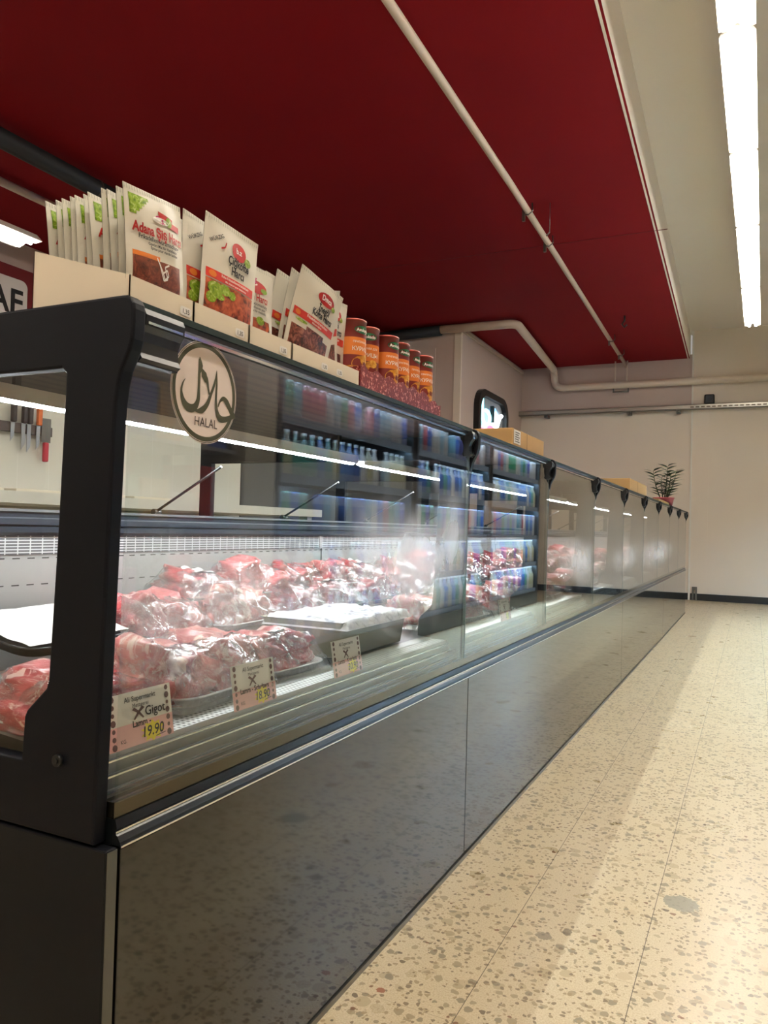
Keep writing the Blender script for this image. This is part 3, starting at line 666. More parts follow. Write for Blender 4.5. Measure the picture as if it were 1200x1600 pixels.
b.text('HALAL', lambda u, v: (XS+.0008, cy+.003+u, cz-.052+v), 0.0195, 2, 'CENTER', 0.004, 0.92)
for dx in (-.0182, -.0148): pass
o = b; o.noweld = True; o.nonormal = True
o = o.build('round_sticker', [m_stick, m_olive, mat('brown_print', srgb(70, 56, 48), 0.5)], panes[0])
o['label'] = 'white round sticker with dark olive ring and lettering'

# ------------------------------------------------------------------ price cards
def price_card(y0, z0, price, name2, lab, extra=None, w=0.132, h=0.077, yaw=0.0, x=-0.807):
    t = thing('price_card', (x, y0, z0), lab, 'price card', 'price cards in the counter')
    t.rotation_euler = (0, 0, yaw)
    T = lambda u, v, d=0: (-0.16*v*1.0+d, u, v)
    def sheet(mb, a, c, e, f, d, mi): mb.add([T(a, e, d), T(c, e, d), T(c, f, d), T(a, f, d)], [(0, 1, 2, 3)], mi)
    mb = MB(); mb.noweld = True; mb.nonormal = True
    sheet(mb, 0, w, 0, h, 0, 0); sheet(mb, 0, w, 0, h*.42, .0004, 1)
    n = 7
    for k in range(n):  # dark spotted border
        for u_, sd in ((.004+.006, 1), (w-.010, 2)):
            z_ = h*(k+.5)/n; e_ = .0045+.0012*math.sin(k*2.3+sd)
            mb.add([T(u_+e_*math.cos(a)*.9, z_+e_*math.sin(a)*.9, .0008) for a in [2*math.pi*q/8 for q in range(8)]], [tuple(range(8))], 2)
    mb.text('Ali Supermarkt', lambda u, v: T(w*.5+u, h*.82+v, .0008), .0105, 3, 'CENTER', 0.01)
    mb.text('Metzgerei', lambda u, v: T(w*.5+u, h*.70+v, .0008), .0085, 3, 'CENTER', 0.0)
    mb.text(name2, lambda u, v: T(w*.5+u, h*.34+v, .0008), .0125, 3, 'CENTER', 0.03)
    mb.text('KG.', lambda u, v: T(w*.16+u, h*.10+v, .0008), .008, 3, 'LEFT', 0.0)
    # crossed cleavers
    for s in (-1, 1):
        c = w*.46; mb.add([T(c-s*.011, h*.48, .001), T(c-s*.008, h*.47, .001), T(c+s*.004, h*.60, .001), T(c+s*.013, h*.66, .001), T(c+s*.008, h*.70, .001), T(c-s*.002, h*.61, .001)], [tuple(range(6))], 2)
    st = [(w*.66+(.026 if q % 2 else .017)*math.cos(2*math.pi*q/20), h*.19+(.0155 if q % 2 else .011)*math.sin(2*math.pi*q/20)) for q in range(20)]
    mb.add([T(a, c, .0010) for a, c in st], [tuple(range(20))], 4)
    mb.text(price, lambda u, v: T(w*.655+u+.15*v, h*.11+v, .0014), .021, 3, 'CENTER', 0.015)
    mb.add([T(w*.70, h*.06, .0014), T(w*.86, h*.085, .0014), T(w*.86, h*.10, .0014), T(w*.70, h*.075, .0014)], [(0, 1, 2, 3)], 3)
    if extra: mb.text(extra, lambda u, v: T(w*.72+u, h*.50+v, .0012), .019, 3, 'CENTER', 0.01)
    mb.build('card', [m_paper, m_pink, m_spot, m_ink, m_yel], t, world=False)
    mb = MB(); mb.box(-.0035-.0, -.0015, -.002, w+.002, -.001, h*.5)
    mb.v = [(vx-0.16*vz, vy, vz) for vx, vy, vz in mb.v]
    mb.build('clear_holder', m_glass2, t, world=False)
price_card(0.812, 0.632, '19.90', 'Lamm -', 'pink and white price card reading 19.90 beside the near end panel', 'Gigot')
price_card(1.098, 0.632, '18.90', 'Lamm - Schulters', 'pink and white price card reading 18.90 before the tied lamb')
price_card(1.452, 0.632, '30.90', 'Lamm - Koteletts', 'pink and white price card reading 30.90 beside the clear deep tray')
price_card(2.66, 0.634, '21.90', 'Rind', 'pale price card alone behind the second glass pane')

# ------------------------------------------------------------------ meat packages
def blob(sx, sy, sz, seed, rough=0.28, cut=0.0, freq=1.0):
    bm = bmesh.new(); bmesh.ops.create_icosphere(bm, subdivisions=4, radius=1)
    for v in bm.verts:
        p = v.co.copy(); q = p*1.7*freq+Vector((seed*3.1, seed, 0))
        d = 1+rough*noise.fractal(q, 1.0, 2.0, 4)*1.3+0.10*noise.noise(p*6+Vector((seed, 0, 0)))
        e = 0.55; f = lambda c: math.copysign(abs(c)**e, c)
        v.co = Vector((f(p.x)*sx*d*.82, f(p.y)*sy*d*.82, max(p.z*sz*d, -sz*.35)+sz*.35))
    vs = [v.co.copy() for v in bm.verts]; fs = [tuple(v.index for v in fc.verts) for fc in bm.faces]; bm.free()
    return vs, fs
def tray_mesh(mb, sx, sy, h=0.022, mi=0):
    def ringp(s, z, n=28, e=0.35):
        return [(math.copysign(abs(math.cos(a))**e, math.cos(a))*sx*s, math.copysign(abs(math.sin(a))**e, math.sin(a))*sy*s, z) for a in [2*math.pi*k/n for k in range(n)]]
    rs = [ringp(.86, 0), ringp(.97, h), ringp(1.0, h), ringp(1.0, h-.003), ringp(.95, h-.004), ringp(.84, .004)]
    vs = [p for r in rs for p in r]; n = 28
    fs = [(i*n+k, i*n+(k+1) % n, (i+1)*n+(k+1) % n, (i+1)*n+k) for i in range(5) for k in range(n)]+[tuple(range(n)), tuple(range(5*n, 6*n))]
    mb.add(vs, fs, mi, True)
def film_mesh(sx, sy, hfun, seed, h0, drop=0.0):
    mb = MB()
    def fn(u, v):
        x = (u*2-1); y = (v*2-1); r = max(abs(x), abs(y))
        hh = hfun(x, y); w = 0.0045*noise.fractal(Vector((x*5+seed, y*5, seed*1.3)), 1, 2.2, 4)+0.005*abs(noise.noise(Vector((x*4+y*9, y*3-x*5, seed))))
        rd = abs(noise.noise(Vector((math.atan2(y, x)*7, r*1.2, seed))))*0.006*r
        z = max(hh, h0)+w+rd+.004
        if r > .92: z = drop+(h0-drop)*max(0, (1-r)/.08)+.001
        return (x*sx, y*sy, z)
    mb.grid(fn, 42, 42)
    return mb
def make_pack(kind, seed, sx, sy, sz, name='meat_package'):
    """tray + meat + cling film, base at the origin, long side along y"""
    t = thing(name, (0, 0, 0), 'wrapped meat package', 'packaged meat')
    mm = {'lamb': m_lamb, 'fatty': m_fatty, 'beef': m_beef}[kind]
    tb = MB(); tray_mesh(tb, sx, sy); tb.build('tray', m_trayblack if kind == 'beef' and seed % 2 else m_traywhite, t, world=False)
    n = 2 if seed % 3 else 3; pieces = []
    for k in range(n):
        ox = 0; oy = sy*(-.5+k/(n-1))*.95 if n > 1 else 0
        vs, fs = blob(sx*.86, sy*.62, sz*(1-.12*k), seed*7+k, .30)
        pieces.append([(v+Vector((ox+random.uniform(-.01, .01), oy, .006))) for v in vs])
        mb = MB(); mb.add(pieces[-1], fs, 0, True); mb.build('meat', mm, t, world=False)
    grid = {}
    for vs in pieces:
        for v in vs:
            key = (round(v.x/sx*7), round(v.y/sy*7)); grid[key] = max(grid.get(key, 0), v.z)
    def hf(x, y):
        tot = 0; ww = 0; i0 = x*7; j0 = y*7
        for i in (-1, 0, 1, 2):
            for j in (-1, 0, 1, 2):
                a, c = math.floor(i0)+i, math.floor(j0)+j; w = max(0, 2-abs(a-i0))*max(0, 2-abs(c-j0)); ww += w
                tot += w*max(grid.get((a, c), .02), .02)
        return tot/ww+.003 if ww else .02
    film_mesh(sx*1.03, sy*1.03, hf, seed, .024).build('cling_film', m_film, t, world=False)
    if seed % 4 == 1:
        lb = MB(); lb.grid(lambda u, v: (-.03+.07*(1-u), -.05+.10*v, hf((-.03+.07*(1-u))/sx, (-.05+.1*v)/sy)+.0085), 6, 6); lb.build('paper_label', m_paper, t, world=False)
    return t
def place(src, x, y, z, rz, lab, first=False, group=None, tilt=0.0, s=1.0):
    o = src if first else copy_tree(src)
    o.location = (x, y, z); o.rotation_euler = (0, tilt, rz); o.scale = (s, s, s); o['label'] = lab
    if group: o['group'] = group
    elif 'group' in o: del o['group']
    return o
protoF = [make_pack('lamb', 1, .125, .135, .066), make_pack('fatty', 2, .125, .150, .074), make_pack('lamb', 3, .125, .14, .068), make_pack('fatty', 5, .122, .13, .072), make_pack('beef', 6, .124, .14, .064)]
protoB = [make_pack('lamb', 7, .106, .125, .070), make_pack('beef', 9, .106, .13, .066), make_pack('fatty', 10, .106, .12, .070), make_pack('beef', 11, .106, .135, .072), make_pack('lamb', 12, .106, .13, .078)]
used = set()
GP = 'wrapped meat packages in the counter'
look = {'lamb': 'pink lamb', 'fatty': 'pale fatty lamb', 'beef': 'dark red meat'}
kF = ['lamb', 'fatty', 'lamb', 'fatty', 'beef']; kB = ['lamb', 'beef', 'fatty', 'beef', 'lamb']
def bay(y):
    for i, s in enumerate(SEAMS):
        if y < s: return i
    return len(SEAMS)
BN = ['nearest', 'second', 'third', 'fourth', 'fifth', 'sixth', 'seventh', 'eighth', 'last']
cnt = {}
def put(row, protos, kinds, i, x, y, z, rz, tilt=0, s=1.0, idx=None):
    b_ = bay(y); key = (row, b_); cnt[key] = cnt.get(key, 0)+1
    nn = cnt[key]
    if b_ < 4: lab = '%s under film, %s row, %s behind the %s glass pane' % (look[kinds[i]], row, ordn(nn), BN[b_]); g = None
    else: lab = '%s under film in the %s row behind the %s glass pane' % (look[kinds[i]], row, BN[b_]); g = '%s packs in %s row behind the %s pane' % (look[kinds[i]], row, BN[b_])
    k = (id(protos), i); first = k not in used; used.add(k)
    return place(protos[i], x, y, z, rz, lab, first, g or GP, tilt, s)
put('front', protoF, kF, 2, -0.985, 0.900, 0.640, 0.1, .03, .82)
put('front', protoF, kF, 1, -0.985, 1.165, 0.640, 0.05, .03, 1.0)
put('front', protoF, kF, 0, -0.985, 1.43, 0.640, -0.05, .03, .88)
# the clear deep tray
t = thing('deep_meat_tray', (-0.985, 1.80, 0.640), 'deep clear plastic tray with wrinkled white film, in the nearest front row', 'meat tray')
tb = MB()
ck = [(-.12, -.19), (.105, -.19), (.105, .19), (-.12, .19)]
vs = [(x*.9, y*.94, 0.0) for x, y in ck]+[(x, y, .088) for x, y in ck]+[(x*1.05, y*1.03, .090) for x, y in ck]
tb.add(vs, [(0, 1, 2, 3), (0, 1, 5, 4), (1, 2, 6, 5), (2, 3, 7, 6), (3, 0, 4, 7), (4, 5, 9, 8), (5, 6, 10, 9), (6, 7, 11, 10), (7, 4, 8, 11)])
bevel(tb.build('clear_tub', mat('smoky_tub', srgb(128, 124, 104), 0.18, spec=0.6), t, world=False), .004, 2)
vs, fs = blob(.085, .15, .040, 33, .12); MB().add([v+Vector((0, 0, .01)) for v in vs], fs, 0, True).build('meat', m_lamb, t, world=False)
fm = film_mesh(.122, .192, lambda x, y: .088, 5.5, .086, .070); fm.build('wrinkled_film', thin_glass('white_film', (0.85, 0.85, 0.87, 1), 2.0, .08, bump=1.0, bscale=30, white=0.92, f0=0.06, wlo=0.2), t, world=False)
y = 2.33; i = 0
while y < 9.95:
    sp = protoF[i % 5]; 
    if min(abs(y-s) for s in SEAMS) > .10:
        put('front', protoF, kF, (i*3+1) % 5, -0.985+random.uniform(-.01, .01), y, 0.641, random.uniform(-.08, .08), .03, random.uniform(.88, .98))
        y += .285
    else: y += .04
    i += 1
y = 1.33; i = 0
while y < 9.95:
    sp = i
    put('back', protoB, kB, (i*2+(0 if y > 1.2 else 2)) % 5, -1.232+random.uniform(-.006, .006), y, 0.699, random.uniform(-.08, .08), .04, random.uniform(.94, 1.04))
    y += .262; i += 1
y = 1.55; i = 0
while y < 6.0:
    put('upper back', protoB, kB, (1, 4, 3, 0, 1)[i % 5], -1.268+random.uniform(-.008, .008), y, 0.768, random.uniform(-.2, .2), .10, random.uniform(.72, .80))
    y += random.uniform(.21, .30); i += 1
for k, pr in enumerate(protoF+protoB):
    pass
# near-end packages seen through the end window
t = thing('meat_package', (-1.225, 1.05, 0.735), 'white paper covered package on a black tray, nearest end of back row', 'packaged meat', GP)
t.rotation_euler = (0, .22, .12)
tb = MB(); tray_mesh(tb, .105, .15, .022); tb.build('tray', m_trayblack, t, world=False)
MB().grid(lambda u, v: ((u*2-1)*.094, (v*2-1)*.135, .026+.003*noise.noise(Vector((u*6, v*6, 3)))), 16, 16).build('paper_sheet', m_paper, t, world=False)

# ------------------------------------------------------------------ sachets and display cartons on the counter top
ZT = 1.2565
def carton(y0, y1, lab, depth=0.185, prices=(), zf=0.032, zb=0.088, grp='white display cartons on the counter'):
    t = thing('display_carton', (-0.755, (y0+y1)/2, ZT), lab, 'carton', grp)
    x0, x1 = -0.756, -0.756-depth; th = .0015
    b = MB()
    b.box(x1, x0, y0, y1, ZT, ZT+th, 0)
    b.box(x0-th, x0, y0, y1, ZT, ZT+zf, 0); b.box(x1, x1+th, y0, y1, ZT, ZT+zb, 0)
    for yy in (y0, y1-th):
        b.add([(x0, yy, ZT), (x1, yy, ZT), (x1, yy, ZT+zb), (x0, yy, ZT+zf), (x0, yy+th, ZT), (x1, yy+th, ZT), (x1, yy+th, ZT+zb), (x0, yy+th, ZT+zf)],
              [(0, 1, 2, 3), (4, 5, 6, 7), (0, 1, 5, 4), (1, 2, 6, 5), (2, 3, 7, 6), (3, 0, 4, 7)], 0)
    b.build('tray', m_carton, t)
    for yp in prices:
        b = MB(); b.noweld = True; b.nonormal = True
        pts = rr(yp, ZT+.012, .012, .0065, .004, 3); b.add([(x0+.0006, a, c) for a, c in pts], [tuple(range(len(pts)))], 0)
        b.text('1,35', lambda u, v: (x0+.0010, yp+u, ZT+.0085+v), .0095, 1, 'CENTER', .01)
        b.build('price_sticker', [m_paper, m_ink], t)
    return t
carton(0.768, 0.897, 'white display carton of spice sachets, nearest on the counter top', prices=(0.880,))
carton(0.899, 1.036, 'white display carton second from near end, holding red picture sachet', prices=(1.012,))
carton(1.039, 1.166, 'white display carton third from near end, before the low sachet', prices=(1.140,))
carton(1.170, 1.43, 'widest white display carton, fourth from near end, two price stickers', prices=(1.285, 1.345))
def sachet(design, w=.128, h=.158, seed=1, th=.011):
    """pillow bag facing +x, base centre at the origin"""
    t = thing('spice_sachet', (0, 0, 0), 'spice sachet', 'spice sachet')
    def S(u, v, side=1, off=0.0):   # u: -w/2..w/2 ; v: 0..h
        a = max(-1, min(1, u/(w/2))); c = max(-1, min(1, (v/h)*2-1))
        bulge = (1-abs(a)**3)*(1-abs(c)**4)
        wr = .0022*noise.noise(Vector((u*28, v*28, seed*5)))*(1 if bulge > .05 else .3)
        bend_ = .006*math.sin(v/h*2.4+seed)
        uu = u*(1-.03*bulge)
        return (side*(th*.5*bulge+.0004+off)+wr+bend_+side*.0, uu, v)
    b = MB(); b.noweld = False; b.nonormal = True
    F = lambda u, v, o=.0003: S(u, v, 1, o)
    b.grid(lambda a, c: S((a-.5)*w, c*h, 1), 14, 18, 0)
    b.grid(lambda a, c: S((a-.5)*w, c*h, -1), 14, 18, 1, flip=True)
    def patch(a0, a1, c0, c1, mi, off=.0004, nx=10, ny=8, keep=None, shear=0): b.grid(lambda a, c: F((a0+(a1-a0)*a)*w, (c0+(c1-c0)*c+shear*a)*h, off), nx, ny, mi, keep=keep)
    def ell(cu, cv, ru, rv, mi, off=.0008, n=20, a0=0, a1=360):
        b.add([F(cu*w, cv*h, off)]+[F((cu+ru*math.cos(math.radians(a0+(a1-a0)*k/n)))*w, (cv+rv*math.sin(math.radians(a0+(a1-a0)*k/n)))*h, off) for k in range(n+1)], [(0, k+1, k+2) for k in range(n)], mi)
    def tx(s_, cu, cv, size, mi, bold=.02, al='CENTER', sx=1): b.text(s_, lambda u, v: F(cu*w+u, cv*h+v, .0012), size, mi, al, bold, sx)
    def strk(pts, wd, mi, off=.0014):
        for p, q in zip(pts[:-1], pts[1:]):
            dx, dy = q[0]-p[0], q[1]-p[1]; l = math.hypot(dx, dy); nx, ny = -dy/l*wd, dx/l*wd
            b.add([F((p[0]+nx)*w, (p[1]+ny)*h, off), F((p[0]-nx)*w, (p[1]-ny)*h, off), F((q[0]-nx)*w, (q[1]-ny)*h, off), F((q[0]+nx)*w, (q[1]+ny)*h, off)], [(0, 1, 2, 3)], mi)
    # 0 foil 1 back 2 red 3 ink 4 picture 5 leaf 6 banner 7 white 8 orange/green accent 9 magenta
    pic = {'A': m_picA, 'B': m_picB, 'C': m_picB, 'D': m_picD}[design]
    if design == 'A':
        b.grid(lambda a, c: F((-.44+.36*a*(1-c*.0))*w, (.76+.17*c)*h, .0004), 8, 6, 5, keep=lambda a, c: a < .25+.75*(c if c > .5 else c)) 
        patch(.02, .28, .80, .86, 2, .0008, shear=-.03); patch(.18, .42, .745, .80, 2, .0009, shear=-.01); ell(.20, .79, .06, .045, 5, .0011); ell(.05, .775, .14, .028, 7, .0012); tx('C.s.', .04, .755, .013, 9, .02)
        tx('Adana Şiş Harcı', .03, .62, .0185, 2, .035, sx=.84); tx('Frikadellenwürzmischung', .03, .57, .0088, 3, .02, sx=.95); tx('Gewürz Mix für Hackfleisch', .08, .532, .0055, 3); tx('Épices pour viande hachée', .10, .50, .0055, 3)
        patch(-.42, .42, .06, .42, 4, .0004, 12, 8); patch(-.42, .02, .415, .455, 8, .0005)
        strk([(-.04, .44), (.06, .33), (.10, .27), (.17, .31), (.14, .36), (.06, .32)], .008, 7); strk([(.0, .40), (.08, .26), (.15, .28), (.10, .38), (.18, .41)], .008, 7)
    if design == 'B':
        ell(.10, .79, .14, .085, 2); tx('b.z', .10, .775, .013, 7, .03); ell(.28, .74, .07, .04, 5, .001)
        b.text('WÜRZIG', lambda u, v: F(-.30*w+u*.85-v*.5, .80*h+v*.85+u*.5, .0012), .0085, 3, 'CENTER', .01); strk([(-.24, .74), (-.18, .76), (-.16, .81)], .008, 2)
        tx('Çiğköfte', .10, .645, .0185, 3, .03, sx=.82); tx('Harcı', .10, .555, .0185, 3, .03, sx=.85)
        patch(-.44, .44, .44, .52, 6, .0005); ell(-.34, .48, .06, .03, 8, .0009); tx('Rohe Frikadellenwürzmischung', .07, .485, .0062, 7, .02, sx=.92); tx('Mix d\'épices pour viande crue', .08, .452, .0045, 7)
        patch(-.44, .44, .05, .43, 4, .0004, 12, 8)
        for cu, cv, ru, rv in ((-.28, .36, .13, .06), (-.12, .38, .10, .05), (-.34, .27, .08, .05), (.02, .36, .06, .04), (-.2, .30, .08, .03)): ell(cu, cv, ru, rv, 5, .0009)
    if design == 'C':
        ell(.05, .76, .26, .075, 2, .0007); tx('Baz', -.05, .80, .018, 9, .05); ell(.24, .74, .08, .03, 8, .001); ell(-.08, .79, .16, .025, 7, .0009)
        tx('Köfte Harcı', .02, .60, .0185, 2, .02, sx=.9); tx('Frikadellenwürzmischung', .02, .545, .0075, 3, .01); tx('Mélange d\'épices pour', .04, .505, .0068, 3, .01); tx('Spice mix for meatballs', .05, .465, .0068, 3, .01)
        patch(-.40, .40, .05, .40, 4, .0004, 12, 8); ell(.15, .38, .10, .05, 5, .0009); ell(-.2, .40, .12, .03, 7, .0009)
    if design == 'D':
        ell(.13, .82, .20, .072, 2); b.text('Dmca', lambda u, v: F(.13*w+u, .80*h+v, .0012), .015, 7, 'CENTER', .03); ell(.32, .78, .05, .03, 5, .001)
        tx('İnegöl', .12, .665, .0185, 3, .03, sx=.82); tx('Köfte Harcı', .12, .585, .0185, 3, .03, sx=.82)
        patch(-.46, .46, .47, .555, 6, .0005); ell(-.38, .51, .05, .028, 8, .0009); tx('Frikadellenwürzmischung', .05, .515, .0075, 7, .02); tx('Mélange d\'épices', .04, .482, .005, 7)
        patch(-.44, .40, .05, .42, 4, .0004, 12, 8, keep=lambda a, c: not (c > .82 and (a < .3 or a > .8))); ell(-.28, .44, .12, .016, 5, .0009)
    # crimped seals
    for k in range(24):
        a = -.5+k/24
        b.add([F((a+.004)*w, .955*h, .0006), F((a+.020)*w, .955*h, .0006), F((a+.020)*w, .995*h, .0006), F((a+.004)*w, .995*h, .0006)], [(0, 1, 2, 3)], 1)
    ob = b.build('pouch', [m_foil, m_foilback, m_redink, m_ink, pic, m_leaf, m_banner, m_paper, m_orange if design != 'C' else m_leafd, m_magenta], t, world=False)
    return t
def put_s(src, first, x, y, z, rx, ry, rz, lab, grp):
    o = src if first else copy_tree(src); o.location = (x, y, z); o.rotation_euler = (rx, ry, rz); o['label'] = lab; o['group'] = grp; return o
SA = sachet('A', .118, .158, 1); SB = sachet('B', .134, .176, 2); SC = sachet('C', .126, .150, 3); SD = sachet('D', .150, .172, 4)
G_ = 'spice sachets on the counter'
put_s(SA, True, -0.773, .829, ZT+.003, math.radians(5), math.radians(3), math.radians(2), 'frontmost spice sachet in the nearest carton, brown meat picture', G_)
for k in range(10):
    put_s(SA, False, -0.788-k*.0142, .8325+random.uniform(-.002, .002), ZT+.002, math.radians(random.uniform(0, 3)), math.radians(random.uniform(-3, 2)), math.radians(random.uniform(-3, 3)),
          'green cornered spice sachet in the nearest carton, %s behind the frontmost' % ordn(k+1), G_)
put_s(SB, True, -0.775, .992, ZT+.006, math.radians(-3.5), math.radians(4), math.radians(-2), 'tall sachet with red meat picture and black title in second carton', G_)
for k in range(4):
    put_s(SB, False, -0.788-k*.02, .966-.002*k, ZT+.002-.004*k, math.radians(-2), math.radians(1), math.radians(random.uniform(-3, 3)), 'spice sachet in the second carton, %s behind its tall front sachet' % ordn(k+1), G_)
put_s(SC, True, -0.790, 1.092, ZT+.002, math.radians(1), math.radians(2), 0, 'low sachet with a magenta logo and red title in third carton', G_)
for k in range(3):
    put_s(SC, False, -0.812-k*.03, 1.10+.004*k, ZT+.002, 0, 0, math.radians(random.uniform(-3, 3)), 'spice sachet in the third carton, %s behind the low front one' % ordn(k+1), G_)
put_s(SD, True, -0.776, 1.248, ZT+.006, math.radians(-9), math.radians(6), math.radians(-3), 'leaning sachet with red oval logo and sausage picture in widest carton', G_)
for k in range(5):
    put_s(SD, False, -0.79-k*.022, 1.252+random.uniform(-.006, .006), ZT+.002, math.radians(-8+k), math.radians(3-k), math.radians(random.uniform(-5, 5)), 'sachet in the widest carton, %s behind the leaning front one' % ordn(k+1), G_)
put_s(SD, False, -0.795, 1.345, ZT+.004, math.radians(15), math.radians(6), math.radians(3), 'sachet tilted to the right at the far end of widest carton', G_)
put_s(SD, False, -0.80, 1.372, ZT+.002, math.radians(3), math.radians(2), 0, 'sachet behind the right tilted one in the widest carton', G_)

# seasoning canisters in their printed tray
def canister():
    t = thing('seasoning_canister', (0, 0, 0), 'seasoning canister', 'canister')
    r = .0325
    b = MB(); b.nonormal = False
    b.lathe([(0.0001, 0), (r, 0), (r, .048), (r, .072), (r, .110), (r, .1455), (r+.0008, .1455), (r+.0008, .150), (r-.002, .150), (r-.003, .148), (.0001, .148)], seg=28, mats=[0, 3, 1, 2, 0, 4, 4, 4, 4, 4])
    # the lathe wants z in the profile: lay the print on the cylinder, towards +x
    def C(u, v, o=.0006): a = u/r; return ((r+o)*math.cos(a), (r+o)*math.sin(a), v)
    def ellc(cu, cv, ru, rv, mi, off, n=24): b.add([C(cu, cv, off)]+[C(cu+ru*math.cos(2*math.pi*k/n), cv+rv*math.sin(2*math.pi*k/n), off) for k in range(n)], [(0, k+1, (k+1) % n+1) for k in range(n)], mi)
    b2 = MB(); b2.noweld = True; b2.nonormal = True
    b = b
    o1 = b.build('tin', [m_maroon, m_maroon, m_orange, m_yellow, mat('tin_rim', srgb(140, 60, 50), .3, .6)], t, world=False)
    b = b2
    ellc(0, .127, .022, .0085, 0, .0006); b.text('Avokado', lambda u, v: C(u, .1235+v, .0011), .0095, 1, 'CENTER', .03)
    b.text('ПРИПРАВА ДЛЯ', lambda u, v: C(u, .098+v), .0062, 1, 'CENTER', .01); b.text('КУРИЦЫ', lambda u, v: C(u, .081+v), .0125, 1, 'CENTER', .01)
    ellc(.0, .052, .027, .019, 2, .0005); ellc(.012, .066, .012, .009, 2, .0008)
    b.build('printed_label', [m_green, m_paper, m_yellow], t, world=False)
    return t
K = canister(); GK = 'seasoning canisters on the counter'
for k, (y, x, rz) in enumerate(((1.478, -.803, .15), (1.549, -.806, -.5), (1.634, -.796, .1), (1.706, -.800, .1), (1.786, -.806, .35), (1.855, -.798, .0))):
    o = K if k == 0 else copy_tree(K); o.location = (x, y, ZT+.003); o.rotation_euler = (0, 0, rz-.35); o['group'] = GK
    o['label'] = 'maroon and orange seasoning canister in the printed tray, %s from its near end' % ordn(k+1)
for k in range(6):
    o = copy_tree(K); o.location = (-.876, 1.478+k*.0755, ZT+.003); o.rotation_euler = (0, 0, -.3+.1*k); o['group'] = GK+' behind'
    o['label'] = 'seasoning canister in the hidden back row of the printed tray'
t = thing('printed_tray', (-.80, 1.67, ZT), 'maroon patterned cardboard tray holding the seasoning canisters', 'tray')
b = MB(); yA, yB = 1.437, 1.900
b.box(-.915, -.757, yA, yB, ZT, ZT+.002)
zf = [ZT+.045+.006*math.sin(k*1.9) for k in range(24)]
for k in range(23):
    a = yA+(yB-yA)*k/23; c = yA+(yB-yA)*(k+1)/23
    b.add([(-.7565, a, ZT), (-.7565, c, ZT), (-.7565, c, zf[k+1]-.012*(k > 18)), (-.7565, a, zf[k]-.012*(k > 18)), (-.7585, a, ZT), (-.7585, c, ZT), (-.7585, c, zf[k+1]-.012*(k > 18)), (-.7585, a, zf[k]-.012*(k > 18))], [(0, 1, 2, 3), (4, 5, 6, 7), (2, 3, 7, 6)])
b.box(-.915, -.757, yA, yA+.002, ZT, ZT+.045).box(-.915, -.757, yB-.002, yB, ZT, ZT+.030)
b.build('tray_walls', m_maroonp, t)

# cardboard boxes further along
def cardbox(x0, x1, y0, y1, h, lab, label_patch=True):
    t = thing('cardboard_box', ((x0+x1)/2, (y0+y1)/2, ZT), lab, 'box')
    bevel(MB().box(x0, x1, y0, y1, ZT, ZT+h).build('carton_body', m_card, t), .002, 2)
    ym = y0+(y1-y0)*.42
    MB().box(x1, x1+.0006, ym, ym+.004, ZT+.002, ZT+h-.002).build('flap_seam', mat('card_dark', srgb(120, 88, 52), .8), t)
    if label_patch:
        b = MB(); b.noweld = True; b.nonormal = True
        ya = y0+.012; b.add([(x1+.001, ya, ZT+.012), (x1+.001, ya+.085, ZT+.012), (x1+.001, ya+.085, ZT+h-.004), (x1+.001, ya, ZT+h-.004)], [(0, 1, 2, 3)], 0)
        for q in range(5): b.add([(x1+.0015, ya+.015, ZT+.018+q*.008), (x1+.0015, ya+.07-(q % 2)*.01, ZT+.018+q*.008), (x1+.0015, ya+.07-(q % 2)*.01, ZT+.021+q*.008), (x1+.0015, ya+.015, ZT+.021+q*.008)], [(0, 1, 2, 3)], 1)
        b.build('address_label', [m_paper, m_ink], t)
    return t
cardbox(-1.02, -0.762, 2.60, 3.04, .064, 'flat brown cardboard box with a white label on counter top')
cardbox(-1.10, -0.765, 5.45, 6.35, .085, 'brown cardboard box further along the counter top, no label', False)
cardbox(-0.98, -0.775, 7.30, 8.25, .030, 'low brown carton lid beside the pink plant pot', False)
# plant
t = thing('potted_plant', (-0.84, 8.6, ZT), 'small leafy plant in a pink pot on the far counter top', 'plant')
MB().lathe([(.0001, 0), (.085, 0), (.105, .085), (.110, .085), (.110, .095), (.098, .095), (.092, .07), (.0001, .07)], (-0.86, 8.55, ZT), 20).build('pot', mat('pink_pot', srgb(222, 110, 120), .4), t)
m_plant = mat('plant_green', srgb(62, 84, 44), .35, var=.3, bscale=8)
b = MB(); bl = MB(); rnd = random.Random(5)
for sx_, sy_, hh in ((-.06, -.05, .30), (.02, .02, .36), (.07, .05, .31), (-.02, .08, .25), (.05, -.07, .28)):
    p0 = Vector((-0.86+sx_*.3, 8.55+sy_*.3, ZT+.06)); p1 = Vector((-0.86+sx_*1.6, 8.55+sy_*1.6, ZT+.07+hh)); pts = [p0.lerp(p1, k/6)+Vector((sx_*.25*math.sin(k/6*3), 0, 0)) for k in range(7)]
    b.tube(pts, [.007-.0008*k for k in range(7)], 6)
    for k in range(3, 22):
        q = p0.lerp(p1, k/21)+Vector((sx_*.25*math.sin(k/21*3), 0, 0)); side = 1 if k % 2 else -1; az = rnd.uniform(-.6, .6)+(0 if side > 0 else math.pi)
        d = Vector((math.cos(az)*.9, math.sin(az)*.9, .5)).normalized(); s = d.cross(Vector((0, 0, 1))).normalized(); L = rnd.uniform(.08, .12)
        c = [(0, 0), (.3, .034), (.6, .030), (1, 0)]
        up = s.cross(d).normalized()
        vs = [q]+[q+d*L*a+s*w_+up*(.004-.02*a*a) for a, w_ in c[1:3]]+[q+d*L-up*.02]+[q+d*L*a-s*w_+up*(.004-.02*a*a) for a, w_ in c[2:0:-1]]
        bl.add(vs, [(0, 1, 5), (1, 2, 4, 5), (2, 3, 4)])
